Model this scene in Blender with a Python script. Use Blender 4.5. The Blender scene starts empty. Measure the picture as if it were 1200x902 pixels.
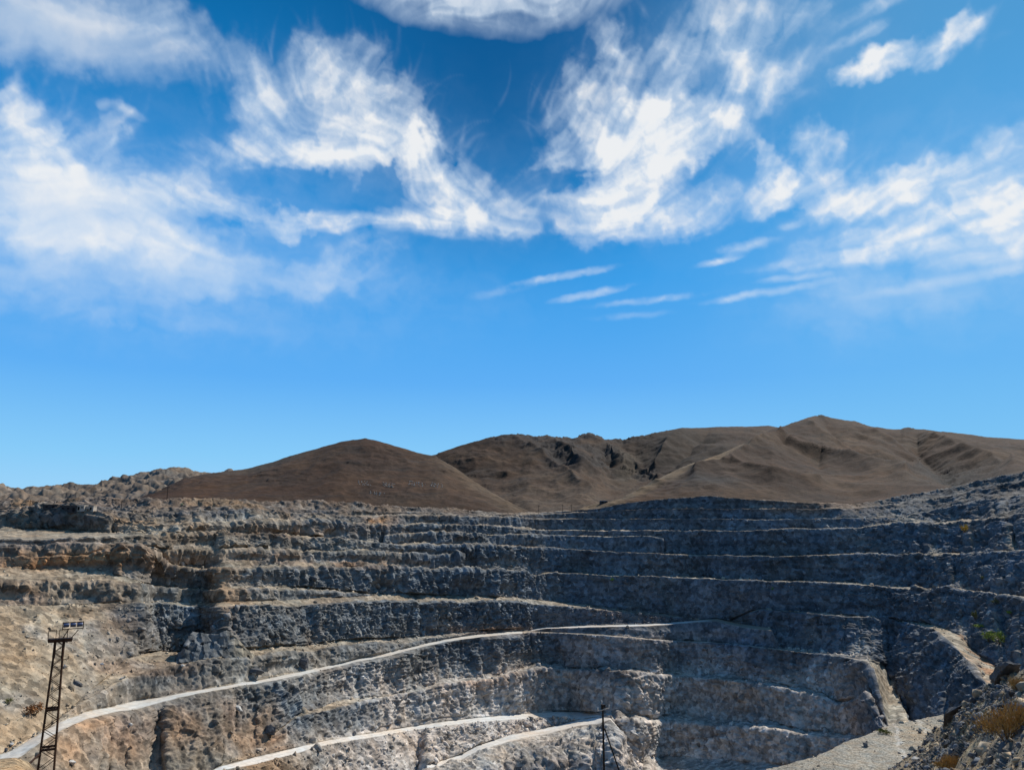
import bpy, bmesh, math, random
import numpy as np
from mathutils import Vector, Matrix, Euler

R = math.radians
rng = np.random.default_rng(7)
random.seed(7)
scene = bpy.context.scene
COL = scene.collection

# ----------------------------------------------------------------------------
# survey frame: the eye stands at the origin on the pit rim, looking along +Y
# ----------------------------------------------------------------------------
PITCH = R(10.75)
FPX = 890.0

def tan_el(y):                       # slope of the sight line through image height y
    return np.tan(PITCH + np.arctan((451.0 - np.asarray(y, float)) / FPX))

def lat(px, y):                      # sideways metres per metre forward
    cy = (451.0 - np.asarray(y, float)) / FPX
    return (np.asarray(px, float) - 600.0) / FPX / (math.cos(PITCH) - cy * math.sin(PITCH))

def to_px(P):
    cp, sp = math.cos(PITCH), math.sin(PITCH)
    f = P[..., 1] * cp + P[..., 2] * sp
    u = -P[..., 1] * sp + P[..., 2] * cp
    f = np.where(f < 0.1, 0.1, f)
    return 600 + FPX * P[..., 0] / f, 451 - FPX * u / f

def world_at(px, y, Y):
    return np.stack([lat(px, y) * Y, Y * np.ones_like(lat(px, y)), tan_el(y) * Y], -1)

# ----------------------------------------------------------------------------
# noise (vectorised)
# ----------------------------------------------------------------------------
_perm = np.random.default_rng(3).permutation(256).astype(np.int32)
_perm = np.concatenate([_perm, _perm, _perm])
_g = np.random.default_rng(5).normal(size=(256, 3)).astype(np.float32)
_g /= np.linalg.norm(_g, axis=1, keepdims=True)

def _hash(i, j, k):
    return _perm[_perm[_perm[i & 255] + (j & 255)] + (k & 255)]

_gx, _gy, _gz = (np.ascontiguousarray(_g[:, k]) for k in range(3))
from concurrent.futures import ThreadPoolExecutor
_POOL = ThreadPoolExecutor(4)
CH = 16384

def _gn(p):
    x, y, z = p[:, 0], p[:, 1], p[:, 2]
    fx, fy, fz = np.floor(x), np.floor(y), np.floor(z)
    i, j, k = fx.astype(np.int32) & 255, fy.astype(np.int32) & 255, fz.astype(np.int32) & 255
    x = x - fx; y = y - fy; z = z - fz
    u = x * x * x * (x * (x * 6 - 15) + 10); v = y * y * y * (y * (y * 6 - 15) + 10); w = z * z * z * (z * (z * 6 - 15) + 10)
    out = 0
    for dx in (0, 1):
        hx = _perm.take(i + dx); ux = u if dx else 1 - u; X = x - dx
        for dy in (0, 1):
            hy = _perm.take(hx + j + dy); uy = ux * (v if dy else 1 - v); Y = y - dy
            for dz in (0, 1):
                h = _perm.take(hy + k + dz)
                out = out + uy * (w if dz else 1 - w) * (_gx.take(h) * X + _gy.take(h) * Y + _gz.take(h) * (z - dz))
    return out * np.float32(1.6)

def gnoise(p):
    p = np.asarray(p, np.float32)
    sh = p.shape[:-1]
    p = p.reshape(-1, 3)
    if len(p) <= CH: return _gn(p).reshape(sh)
    return np.concatenate(list(_POOL.map(_gn, [p[q:q + CH] for q in range(0, len(p), CH)]))).reshape(sh)

def fbm(p, octv=3, lac=2.03, gain=0.5, ridged=False):
    s = 0; a = 1; tot = 0
    q = np.asarray(p, np.float32)
    for o in range(octv):
        n = gnoise(q + 17.3 * o)
        if ridged:
            n = 1 - 2 * np.abs(n)
        s = s + a * n; tot += a
        a *= gain; q = q * lac
    return s / tot

_cellr = np.random.default_rng(11).uniform(-1, 1, size=(256, 4)).astype(np.float32)

def _bl(p):
    """broken-rock relief: every cell is a tilted facet; returns height and a value per cell"""
    b = np.floor(p - 0.5).astype(np.int32)
    best = np.full(len(p), 9e9, np.float32)
    h = np.zeros(len(p), np.float32); cid = np.zeros(len(p), np.float32)
    for dx in (0, 1):
        for dy in (0, 1):
            for dz in (0, 1):
                i, j, k = b[:, 0] + dx, b[:, 1] + dy, b[:, 2] + dz
                r = _cellr[_hash(i, j, k)]
                vx = p[:, 0] - (i + 0.5 + 0.42 * r[:, 0])
                vy = p[:, 1] - (j + 0.5 + 0.42 * r[:, 1])
                vz = p[:, 2] - (k + 0.5 + 0.42 * r[:, 2])
                d = vx * vx + vy * vy + vz * vz
                m = d < best
                best = np.where(m, d, best)
                hh = 0.55 * r[:, 3] + 1.1 * (r[:, 1] * vx + r[:, 2] * vy + r[:, 0] * vz)
                h = np.where(m, hh, h)
                cid = np.where(m, r[:, 3], cid)
    return h, cid

def blocks(p):
    p = np.asarray(p, np.float32)
    sh = p.shape[:-1]
    p = p.reshape(-1, 3)
    rs = list(_POOL.map(_bl, [p[q:q + CH] for q in range(0, len(p), CH)]))
    return np.concatenate([a_[0] for a_ in rs]).reshape(sh), np.concatenate([a_[1] for a_ in rs]).reshape(sh)

def ip(x, pts):
    pts = sorted(pts)
    return np.interp(x, [p[0] for p in pts], [p[1] for p in pts])

def sm(a, lo, hi):
    t = np.clip((a - lo) / (hi - lo), 0, 1)
    return t * t * (3 - 2 * t)

# ----------------------------------------------------------------------------
# object helpers
# ----------------------------------------------------------------------------
def tag(o, label=None, cat=None, group=None, kind=None):
    if label: o['label'] = label
    if cat: o['category'] = cat
    if group: o['group'] = group
    if kind: o['kind'] = kind
    return o

def empty(name, loc, rz=0.0, label=None, cat=None, group=None):
    o = bpy.data.objects.new(name, None)
    o.empty_display_size = 0.5
    COL.objects.link(o)
    o.location = loc
    o.rotation_euler = (0, 0, rz)
    return tag(o, label, cat, group)

def np_mesh(name, V, F, mat, col=None, smooth=False, parent=None):
    me = bpy.data.meshes.new(name)
    V = np.ascontiguousarray(V, np.float32); F = np.ascontiguousarray(F, np.int32)
    n = F.shape[1]
    me.vertices.add(len(V)); me.vertices.foreach_set('co', V.ravel())
    me.loops.add(F.size); me.loops.foreach_set('vertex_index', F.ravel())
    me.polygons.add(len(F))
    me.polygons.foreach_set('loop_start', np.arange(0, F.size, n, dtype=np.int32))
    if smooth:
        me.polygons.foreach_set('use_smooth', np.ones(len(F), bool))
    me.update(calc_edges=True)
    if col is not None:
        a = me.attributes.new('rock_tint', 'FLOAT_COLOR', 'POINT')
        c = np.ones((len(V), 4), np.float32); c[:, :3] = np.clip(col, 0.004, 0.9)
        a.data.foreach_set('color', c.ravel())
    if mat: me.materials.append(mat)
    o = bpy.data.objects.new(name, me)
    COL.objects.link(o)
    if parent: o.parent = parent
    return o

def bm_obj(name, bm, mat, parent=None, smooth=False):
    me = bpy.data.meshes.new(name)
    bm.to_mesh(me); bm.free()
    if smooth:
        for p in me.polygons: p.use_smooth = True
    if mat: me.materials.append(mat)
    o = bpy.data.objects.new(name, me)
    COL.objects.link(o)
    if parent: o.parent = parent
    return o

def bar(bm, a, b, w, d=None, sides=4):
    a, b = Vector(a), Vector(b)
    v = b - a
    L = v.length
    q = v.to_track_quat('Z', 'Y').to_matrix().to_4x4()
    M = Matrix.Translation((a + b) / 2) @ q
    if sides == 4:
        bmesh.ops.create_cube(bm, size=1, matrix=M @ Matrix.Diagonal((w, d or w, L, 1)))
    else:
        bmesh.ops.create_cone(bm, cap_ends=True, segments=sides, radius1=w / 2, radius2=(d or w) / 2,
                              depth=L, matrix=M)

def box(bm, c, s, rot=None):
    M = Matrix.Translation(c)
    if rot is not None: M = M @ rot.to_4x4()
    bmesh.ops.create_cube(bm, size=1, matrix=M @ Matrix.Diagonal((s[0], s[1], s[2], 1)))

# ----------------------------------------------------------------------------
# materials
# ----------------------------------------------------------------------------
def new_mat(name):
    m = bpy.data.materials.new(name); m.use_nodes = True
    nt = m.node_tree
    b = nt.nodes['Principled BSDF']
    b.inputs['Specular IOR Level'].default_value = 0.15
    return m, nt, b

def nd(nt, t, **kw):
    n = nt.nodes.new(t)
    for k, v in kw.items():
        if k == 'inp':
            for kk, vv in v.items(): n.inputs[kk].default_value = vv
        else: setattr(n, k, v)
    return n

def rock_material(name, s1, s2, s3, cell, bump_d, contrast=1.0, rough=0.95, bump_s=0.9):
    m, nt, b = new_mat(name)
    L = nt.links.new
    tc = nd(nt, 'ShaderNodeNewGeometry')
    at = nd(nt, 'ShaderNodeAttribute', attribute_name='rock_tint')
    n1 = nd(nt, 'ShaderNodeTexNoise', inp={'Scale': s1, 'Detail': 5.0, 'Roughness': 0.6})
    n2 = nd(nt, 'ShaderNodeTexNoise', inp={'Scale': s2, 'Detail': 6.0, 'Roughness': 0.7, 'Distortion': 0.4})
    n3 = nd(nt, 'ShaderNodeTexNoise', inp={'Scale': s3, 'Detail': 4.0, 'Roughness': 0.7})
    vo = nd(nt, 'ShaderNodeTexVoronoi', inp={'Scale': cell, 'Randomness': 1.0})
    for n in (n1, n2, n3, vo): L(tc.outputs['Position'], n.inputs['Vector'])
    def rmp(src, a, b_, lo=0.3, hi=0.7):
        r = nd(nt, 'ShaderNodeMapRange', inp={'From Min': lo, 'From Max': hi, 'To Min': a, 'To Max': b_})
        L(src, r.inputs['Value']); return r.outputs[0]
    k = contrast
    a1 = rmp(n1.outputs['Fac'], 1 - .22 * k, 1 + .22 * k)
    a2 = rmp(n2.outputs['Fac'], 1 - .42 * k, 1 + .42 * k)
    sep = nd(nt, 'ShaderNodeSeparateColor'); L(vo.outputs['Color'], sep.inputs[0])
    a3 = rmp(sep.outputs[0], 1 - .38 * k, 1 + .5 * k, 0, 1)
    mu = nd(nt, 'ShaderNodeMath', operation='MULTIPLY'); L(a1, mu.inputs[0]); L(a2, mu.inputs[1])
    mu2 = nd(nt, 'ShaderNodeMath', operation='MULTIPLY'); L(mu.outputs[0], mu2.inputs[0]); L(a3, mu2.inputs[1])
    # hue drift between rusty and bluish stone
    mixc = nd(nt, 'ShaderNodeMix', data_type='RGBA', blend_type='MULTIPLY')
    mixc.inputs['Factor'].default_value = 1.0
    L(at.outputs['Color'], mixc.inputs['A'])
    cr = nd(nt, 'ShaderNodeValToRGB')
    e = cr.color_ramp.elements
    e[0].position = .3; e[0].color = (1.12, .98, .84, 1)
    e[1].position = .7; e[1].color = (.9, 1.0, 1.08, 1)
    L(n3.outputs['Fac'], cr.inputs[0]); L(cr.outputs[0], mixc.inputs['B'])
    sc = nd(nt, 'ShaderNodeVectorMath', operation='SCALE')
    L(mixc.outputs['Result'], sc.inputs[0]); L(mu2.outputs[0], sc.inputs['Scale'])
    L(sc.outputs[0], b.inputs['Base Color'])
    b.inputs['Roughness'].default_value = rough
    # bump
    ad = nd(nt, 'ShaderNodeMath', operation='ADD'); L(n2.outputs['Fac'], ad.inputs[0])
    v2 = nd(nt, 'ShaderNodeMath', operation='MULTIPLY', inp={1: .3}); L(vo.outputs['Distance'], v2.inputs[0])
    L(v2.outputs[0], ad.inputs[1])
    bp = nd(nt, 'ShaderNodeBump', inp={'Strength': bump_s * .7, 'Distance': bump_d})
    L(ad.outputs[0], bp.inputs['Height']); L(bp.outputs[0], b.inputs['Normal'])
    return m

M_PIT = rock_material('pit_rock', .02, .33, .05, .42, 1.1, 1.0)
M_NEAR = rock_material('near_rock', .09, 1.6, .2, 2.2, .35, 1.0)
M_HILL = rock_material('hill_soil', .009, .12, .015, .2, 1.2, .55)
M_ROAD = rock_material('road_dust', .05, .8, .05, .9, .12, .22)
M_STONE = rock_material('loose_stone', .3, 2.0, .4, 1.6, .15, .6)

def plain(name, col, rough=.7, metal=0.0, vary=.3, scale=3.0, bump=0.0):
    m, nt, b = new_mat(name)
    tc = nd(nt, 'ShaderNodeTexCoord')
    n = nd(nt, 'ShaderNodeTexNoise', inp={'Scale': scale, 'Detail': 6.0, 'Roughness': .65})
    nt.links.new(tc.outputs['Object'], n.inputs['Vector'])
    r = nd(nt, 'ShaderNodeValToRGB')
    r.color_ramp.elements[0].position = .3; r.color_ramp.elements[1].position = .72
    r.color_ramp.elements[0].color = tuple(c * (1 - vary) for c in col) + (1,)
    r.color_ramp.elements[1].color = tuple(min(1, c * (1 + vary)) for c in col) + (1,)
    nt.links.new(n.outputs['Fac'], r.inputs[0]); nt.links.new(r.outputs[0], b.inputs['Base Color'])
    b.inputs['Roughness'].default_value = rough; b.inputs['Metallic'].default_value = metal
    if bump:
        bp = nd(nt, 'ShaderNodeBump', inp={'Strength': .6, 'Distance': bump})
        nt.links.new(n.outputs['Fac'], bp.inputs['Height']); nt.links.new(bp.outputs[0], b.inputs['Normal'])
    return m

# ----------------------------------------------------------------------------
# THE PIT: benches and faces laid out from the floor upwards
# ----------------------------------------------------------------------------
STEP = 1.08
PX = np.concatenate([np.arange(-170, -6, 2.6), np.arange(-6, 1206, STEP), np.arange(1206, 1370, 2.6)])
NP = len(PX)

X_ = 1999.0       # "this line does not exist here"
R1lo = [(-170,1010),(-60,950),(0,900),(12,893),(25,886),(50,868),(72,855),(100,843),(130,835),(160,831),(185,824),
        (210,817),(240,811),(266,806.5),(280,803.5),(300,801),(320,797),(340,793.5),(360,789),(380,784.5),(400,780),
        (420,774.5),(440,771.5),(460,767),(480,761.5),(500,756.5),(520,752.5),(540,749),(560,746.5),(580,744.5),
        (600,742.5),(620,741.5),(640,741.5),(700,744.5),(760,749.5),(800,752),(850,754.5),(920,762),(980,769),
        (1000,773),(1017,778),(1025,798),(1033,828),(1041,850),(1050,860),(1100,860),(1200,880),(1370,940)]
R1up = [(-170,990),(-60,930),(0,884),(12,880),(25,872),(50,857),(72,845),(100,834),(130,828),(160,820.5),(185,817),
        (210,812),(240,807),(266,803),(280,800),(300,797.3),(320,793.5),(340,789),(360,785.5),(380,781),(400,776.5),
        (420,771.5),(440,768.5),(460,763.5),(480,758.5),(500,753.5),(520,749.5),(540,746),(560,743),(580,741),
        (600,739),(620,739.5),(640,740),(700,743),(760,748),(800,750.5),(850,753),(920,760.5),(980,767.5),(1000,771),
        (1015,774),(1034,780),(1047,798),(1056,825),(1063,846),(1072,857),(1100,859),(1200,879),(1370,939)]

LINES = [
 # (mode, line, slope/extra, surface)
 ('P', [(480,X_),(490,960),(500,903),(540,891),(560,880),(600,868),(640,860),(660,855),(680,850),(700,848),(715,843),
        (722,850),(728,868),(735,882),(750,906),(765,940),(790,X_)], [(0,.75),(500,1.4),(710,1.6),(725,1.2)], 'wall'),
 ('F', [(480,X_),(490,955),(500,896),(540,884),(560,873),(600,860),(640,853),(660,848),(680,843),(700,840),(715,841),
        (722,849),(728,867),(735,881),(750,905),(765,939),(790,X_)], [(0,0)], 'road3'),
 ('F', [(735,X_),(752,902),(760,886),(800,886),(860,893),(900,896),(1000,905),(1100,930),(1200,960),(1370,960)],
       [(0,0)], 'floor'),
 ('P', [(100,1020),(200,930),(260,902),(300,895),(340,884.5),(380,873),(420,866),(440,863),(480,856),(520,850.5),(560,846),
        (600,843),(640,840.5),(660,841),(668,843),(690,X_)], [(200,.75),(400,.9),(500,.6),(600,.55),(660,.4)], 'scree'),
 ('F', [(100,1015),(200,925),(260,897),(300,886.5),(340,877),(380,867.5),(420,860.5),(440,858),(480,851),(520,845),(560,840.5),
        (600,836.5),(620,835.5),(640,834),(660,833),(690,834),(705,838),(716,840),(722,X_)], [(0,0)], 'road2'),
 ('P', [(704,X_),(713,866),(724,844),(760,846),(800,848),(860,852),(900,856),(950,862),(1000,866),(1030,868),(1100,900),(1370,950)],
       [(700,2.6),(900,2.4),(1000,1.0)], 'wall'),
 ('W', [(716,0),(724,14),(900,14),(1000,6),(1100,3)], 0.0, 'bench'),
 ('P', [(230,X_),(260,894),(300,883),(340,872),(420,857),(480,846),(520,841),(560,837.5),(600,833.5),(640,832),(652,833),(665,X_)],
       [(0,.4)], 'scree'),
 ('P', [(250,X_),(300,884),(320,862),(345,841),(380,833),(410,826),(430,821),(460,815),(493,809),(520,802),(560,798),(600,792),
        (615,788),(630,783.5),(645,783),(700,786.5),(770,791.5),(860,798),(920,808),(960,816),(985,827),(1005,821),
        (1018,812),(1035,850),(1100,930),(1370,960)],
       [(300,.8),(400,1.3),(600,2.2),(700,3.2),(900,2.8),(940,1.8),(985,.95),(1010,.9)], 'wall'),
 ('W', [(300,0),(345,4),(430,8),(560,12),(640,8),(665,10),(960,10),(1000,5),(1100,3)], 0.03, 'bench'),
 ('P', R1lo, [(-170,.6),(200,.75),(300,.9),(400,1.2),(560,2.2),(700,3.2),(900,2.6),(1000,1.4),(1060,1.0)], 'wall'),
 ('F', R1up, [(900,0.0),(1010,0.0),(1030,.09),(1066,.09),(1075,0)], 'road1'),
 ('P', [(600,X_),(615,740),(640,736.3),(700,734.6),(760,733.2),(800,730.3),(815,729),(840,728),(870,735),(905,739),(915,760),(925,X_)],
       [(0,1.8)], 'wall'),
 ('F', [(600,X_),(620,738),(640,734),(700,732.6),(760,731.0),(800,727.8),(820,726.2),(840,724.2),(870,730.6),(903,735.5),(915,759),(925,X_)],
       [(0,0)], 'road1b'),
 ('P', [(30,X_),(60,851),(90,828),(100,822),(130,806),(140,801),(170,791),(200,782),(215,780),(250,774),(290,773),(320,768),
        (340,765),(360,763),(385,759),(410,757),(430,755),(450,756),(470,756),(490,751),(500,749),(520,747),(560,741),
        (600,737.5),(620,735),(640,X_)], [(60,.7),(140,1.3),(600,1.3)], 'wall'),
 ('F', [(30,X_),(60,850),(90,824),(100,813),(130,790),(150,770),(200,765),(230,765),(250,763),(300,761),(330,757),(360,756),
        (400,750),(440,748.5),(500,744.5),(560,738.5),(600,736.5),(620,734.5),(640,X_)], [(90,.2),(200,.12),(400,.2)], 'bench'),
 ('P', [(-170,713),(0,713),(80,710),(140,708),(190,709),(250,712),(300,711),(340,710.5),(400,708.5),(450,707),(500,708),
        (560,705.5),(600,706),(640,709),(700,714.5),(760,720),(800,725),(818,727.5),(835,X_)],
       [(-170,.42),(0,.45),(90,.5),(135,.65),(165,2.2),(200,3.2),(255,2.6),(300,1.4),(400,1.9),(560,2.6),(640,2.6),(700,1.2),(820,1)], 'talus'),
 ('F', [(-170,711),(0,711),(140,706.5),(190,707),(250,706),(300,704.5),(340,703),(400,700.5),(440,699),(480,697),(540,698),
        (580,700),(620,702.5),(640,706),(700,713.5),(760,719),(800,724),(818,726.5),(835,X_)], [(-170,.1),(200,.2),(400,.3),(640,.2)], 'bench'),
 ('W', [(620,0),(660,10),(720,14),(800,10),(830,0)], 0.0, 'bench'),
 ('P', [(810,X_),(820,760),(860,727),(880,718),(892,714.5),(920,717),(960,720.5),(990,724),(1035,725),(1060,731),(1095,737.5),
        (1120,758),(1140,780),(1150,795),(1165,810),(1200,850),(1250,920),(1370,1000)],
       [(860,1.9),(1000,1.4),(1034,1.0),(1042,.55),(1048,.34),(1056,.26),(1063,.3),(1075,.45),(1100,.6),(1200,.55)], 'wall'),
 ('F', [(810,X_),(820,758),(860,725),(880,716.3),(892,713),(920,715.5),(960,719),(1000,722),(1035,723.5),(1060,728),(1085,731),(1095,733),
        (1110,737),(1125,745),(1135,757),(1150,768),(1160,775),(1180,792),(1200,812),(1370,960)], [(0,.02)], 'path'),
 ('P', [(-170,682),(0,683),(150,684),(175,687),(200,690),(250,692.5),(290,690.5),(330,692),(360,694),(400,696),(440,699),
        (480,697),(500,X_)], [(0,1.5),(100,1.5),(170,2.3),(300,2.3),(440,1.2)], 'wall'),
 ('F', [(-170,668),(0,667),(60,669),(100,672),(140,676),(170,684),(200,688.5),(250,690.5),(290,688),(330,688),(360,689),
        (380,691),(420,695),(460,698),(480,697),(500,X_)], [(0,.35),(140,.3),(180,.1)], 'bench'),
 ('P', [(-170,655),(0,655),(100,652),(130,645),(140,641),(160,640),(180,650),(190,658),(205,665),(230,668),(260,668),(300,667.5),
        (400,667),(450,667.5),(480,669),(520,671),(560,670.5),(600,669),(615,669.5),(625,676),(640,672.5),(650,671.5),(700,674),
        (780,676.5),(850,680),(900,682),(940,683),(1000,685),(1040,689),(1085,691),(1130,692.5),(1150,695),(1200,705),(1370,740)],
       [(-170,1.5),(150,2.2),(400,2.4),(640,2.6),(700,3.4),(950,2.8),(1010,1.5),(1100,.68),(1200,.6)], 'wall'),
 ('W', [(-170,0),(170,0),(200,7),(300,12),(700,13),(900,14),(1000,13),(1100,16),(1200,18)], 0.0, 'bench'),
 ('P', [(170,X_),(180,650),(200,660),(230,661),(280,659),(340,659),(400,660),(440,663),(480,666.5),(500,X_)], [(0,.5)], 'talus'),
 ('P', [(-170,640),(100,640),(150,638),(185,643),(240,645),(300,646),(340,646.5),(400,647),(440,648.5),(480,650),(510,651.5),
        (540,651.5),(555,X_)], [(0,1.6)], 'wall'),
 ('W', [(250,0),(310,8),(540,8),(550,0)], 0.0, 'bench'),
 ('P', [(-170,634),(0,633),(130,631.5),(160,629),(200,628),(300,629),(330,630),(360,632),(400,635),(440,638),(480,640),(520,641),
        (560,641.5),(590,641),(620,641),(650,643),(700,646.5),(780,649.5),(840,651.5),(900,652.2),(1000,651),(1100,650.5),
        (1200,650),(1370,648)], [(-170,1.4),(150,1.4),(180,.7),(350,.7),(420,1.5),(500,2.0),(600,2.4),(700,3.4),(950,2.8),(1010,1.5),(1100,.68)], 'wall'),
 ('W', [(170,0),(200,9),(350,9),(600,12),(900,13),(1000,12),(1200,18)], 0.0, 'bench'),
 ('W', [(-170,70),(0,70),(100,60),(150,20),(190,0)], 0.05, 'path'),
 ('P', [(430,X_),(450,627),(480,626.5),(560,626.5),(600,627),(650,628),(700,629),(760,629.5),(776,631),(786,X_)], [(0,1.8)], 'wall'),
 ('W', [(440,0),(460,8),(775,8),(785,0)], 0.0, 'bench'),
 ('P', [(54,X_),(62,614),(75,607),(100,605),(120,607),(130,616),(136,X_)], [(0,2.6)], 'wall'),
 ('P', [(-170,612),(0,610),(25,604),(40,598),(60,596),(90,596),(105,600),(125,605),(140,611),(160,616),(180,618.5),(230,617),
        (260,615.5),(300,613.8),(340,614),(400,614.5),(440,615.5),(500,615.5),(560,616),(590,618),(620,621),(650,621.5),(700,622.3),
        (800,622.5),(880,622.7),(920,621),(960,620.2),(1000,620),(1020,617),(1060,614.5),(1100,613.5),(1150,610),(1200,605),(1370,592)],
       [(-170,.55),(140,.5),(200,2.0),(600,2.4),(700,3.4),(950,2.8),(1010,1.5),(1100,.68)], 'wall'),
 ('W', [(-170,15),(150,10),(600,12),(1000,14),(1200,20)], 0.01, 'bench'),
 ('P', [(-170,600),(0,600),(90,594),(140,602),(180,606),(200,603),(260,601),(300,602),(400,606),(440,606),(480,604.5),(560,605.5),
        (600,606.5),(615,608),(650,608.7),(700,608.5),(760,608),(800,607.8),(880,609),(930,608.5),(1000,607.5),(1020,608),(1060,606),
        (1100,597),(1200,580),(1370,560)], [(-170,.5),(430,.5),(470,1.8),(700,3),(960,2.6),(1010,1.2),(1060,.55)], 'rubble'),
 ('W', [(-170,20),(400,10),(600,8),(1000,8),(1200,5)], 0.01, 'bench'),
 ('P', [(-170,596),(0,596),(90,591),(140,598),(200,597),(300,594),(400,600),(450,601),(500,601),(600,603.5),(640,603),(700,600),
        (730,597.5),(770,596.5),(900,596.5),(1000,596.8),(1040,592),(1100,583),(1200,563),(1370,540)],
       [(-170,.5),(600,.6),(700,2.6),(960,2.4),(1005,1.0),(1040,.5)], 'rubble'),
 ('W', [(-170,8),(1370,8)], 0.01, 'bench'),
 ('P', [(-170,590),(0,590),(90,588),(200,590),(300,588),(400,592),(440,594),(500,597),(560,600),(600,602),(640,601),(670,599),
        (700,596),(720,592),(750,588),(800,583.5),(833,581.5),(870,585),(920,588),(960,590.5),(1000,592),(1040,585),(1100,574),
        (1150,564),(1200,555),(1370,530)], [(-170,.3),(640,.35),(720,1.2),(960,1.2),(1000,.6),(1050,.45)], 'rubble'),
 ('W', [(-170,60),(1370,60)], 0.0, 'rubble'),
 ('W', [(-170,700),(1370,700)], -0.03, 'rubble'),
]

UPX = np.arange(-170, 1371, 1.0)
def colsmooth(v, sg):
    u = np.interp(UPX, PX, v)
    k = np.exp(-.5 * (np.arange(-3 * sg, 3 * sg + 1) / sg) ** 2); k /= k.sum()
    u = np.convolve(np.pad(u, 3 * sg, mode='edge'), k, mode='valid')
    return np.interp(PX, UPX, u)

LOG = []
def build_pit():
    y = ip(PX, [(-170,1045),(0,1000),(100,955),(1370,955)])
    Y = ip(PX, [(-170,150),(0,170),(60,188),(130,222),(200,240),(260,250),(300,262),(400,300),(500,330),(600,360),(700,376),
                (740,368),(762,350),(850,350),(900,342),(985,322),(1012,305),(1045,272),(1060,266),(1100,262),(1200,212),(1370,150)])
    z = tan_el(y) * Y
    rowsY, rowsz, rowsK, rowsT, rowsA = [Y.copy()], [z.copy()], ['wall'], [np.zeros(NP)], [np.zeros(NP)]
    rowsE = [np.full(NP, .5)]; rowsS = [np.zeros(NP)]
    for li, (mode, ln, sl, kind) in enumerate(LINES):
        ycur = 451 - FPX * np.tan(np.arctan2(z, Y) - PITCH)
        n1 = lambda sc, k=0.0: gnoise(np.stack([PX / sc + 3.7 * li + k, np.full(NP, 5.3 * li + k), np.full(NP, .5)], -1))
        calm = sm(PX, 560, 680)
        if mode == 'W':
            w = ip(PX, ln)
            w = w * np.where(w > 25, 1, np.clip(1 + .9 * n1(34) + .5 * n1(9, 3), .25, 2.0))
            Y1 = Y + w; z1 = z + sl * w
        else:
            yl = ip(PX, ln)
            if kind in ('wall', 'talus', 'rubble') and not LINES[min(li + 1, len(LINES) - 1)][3].startswith('road'):
                yl = yl + (1.5 * n1(22, 1) + .8 * n1(7, 2)) * np.where(yl < 1500, 1, 0) * (1 - .45 * calm)
            yt = np.minimum(yl, ycur)
            m = ip(PX, sl)
            t1 = tan_el(yt)
            den = t1 - m
            if mode == 'F':
                den = np.where(den > -0.012, -0.012, den)
            Y1 = (z - m * Y) / den
            act = sm(ycur - yt, 0.0, 0.4)
            Y1 = Y + (Y1 - Y) * np.where(act > 0, 1, 0)
            Y1 = np.clip(Y1, Y, Y + 130)
            z1 = np.where(act > 0, t1 * Y1, z)
        y1 = 451 - FPX * np.tan(np.arctan2(z1, Y1) - PITCH)
        n = int(max(2, math.ceil(min(np.max(np.abs(y1 - ycur)), 260) * 1.0)))
        if kind in ('bench',): n = max(n, 3)
        if kind.startswith('road') or kind == 'path': n = max(n, 5)
        # real faces run on sideways: even out the depth between neighbouring columns
        sg = 10 if li < 6 else (22 if li < 14 else 34)
        if mode == 'W': sg = 10
        if kind == 'road1' or ln is R1lo: sg = 7
        Ys = colsmooth(Y1, sg)
        Ys = np.maximum(Ys, Y)
        z1 = np.tan(np.arctan2(z1, Y1)) * Ys; Y1 = Ys
        h = np.hypot(Y1 - Y, z1 - z)
        # scree collects in cones at the foot of a face
        ap = np.clip(.30 + 1.5 * n1(26, 4) + .5 * n1(8, 6), 0, .95) * (1 - .35 * calm) if kind in ('wall', 'rubble') else np.zeros(NP)
        for i in range(1, n + 1):
            f = i / n
            hf = f * (1 - ap) + ap * (1 - (1 - f) ** 2.3)
            rowsY.append(Y + (Y1 - Y) * hf); rowsz.append(z + (z1 - z) * f)
            rowsS.append(np.clip(ap * 1.6, 0, 1) * float(sm(np.array(f), .62, .25)))
            rowsK.append(kind); rowsT.append(np.full(NP, f)); rowsA.append(h)
            rowsE.append(np.full(NP, min(f, 1 - f) * 2))
        LOG.append((mode, kind, Y1, z1))
        Y, z = Y1, z1
    Yg = np.array(rowsY); zg = np.array(rowsz)
    # the left faces run away from the viewer to an inner corner; the back wall comes round from there
    g = ip(PX, [(-170,1.0),(330,1.0),(560,1.06),(648,1.105),(668,1.10),(760,1.03),(900,.985),(1040,1.0),(1370,1.0)])
    g = colsmooth(g, 7)[None, :]
    g = 1 + (g - 1) * sm(np.array([r_ for r_ in range(len(rowsK))]), 60, 130)[:, None]
    yy_ = 451 - FPX * np.tan(np.arctan2(zg, Yg) - PITCH)
    rec = colsmooth(ip(PX, [(164,0),(176,1),(238,1),(256,0)]), 4)[None, :] * sm(yy_, 770, 764) * sm(yy_, 630, 700)
    g = g * (1 + .06 * rec)
    Yg = Yg * g; zg = zg * g
    yg = 451 - FPX * np.tan(np.arctan2(zg, Yg) - PITCH)
    Xg = lat(PX[None, :], yg) * Yg
    return np.stack([Xg, Yg, zg], -1), rowsK, np.array(rowsT), np.array(rowsA), yg, np.array(rowsS)

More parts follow.
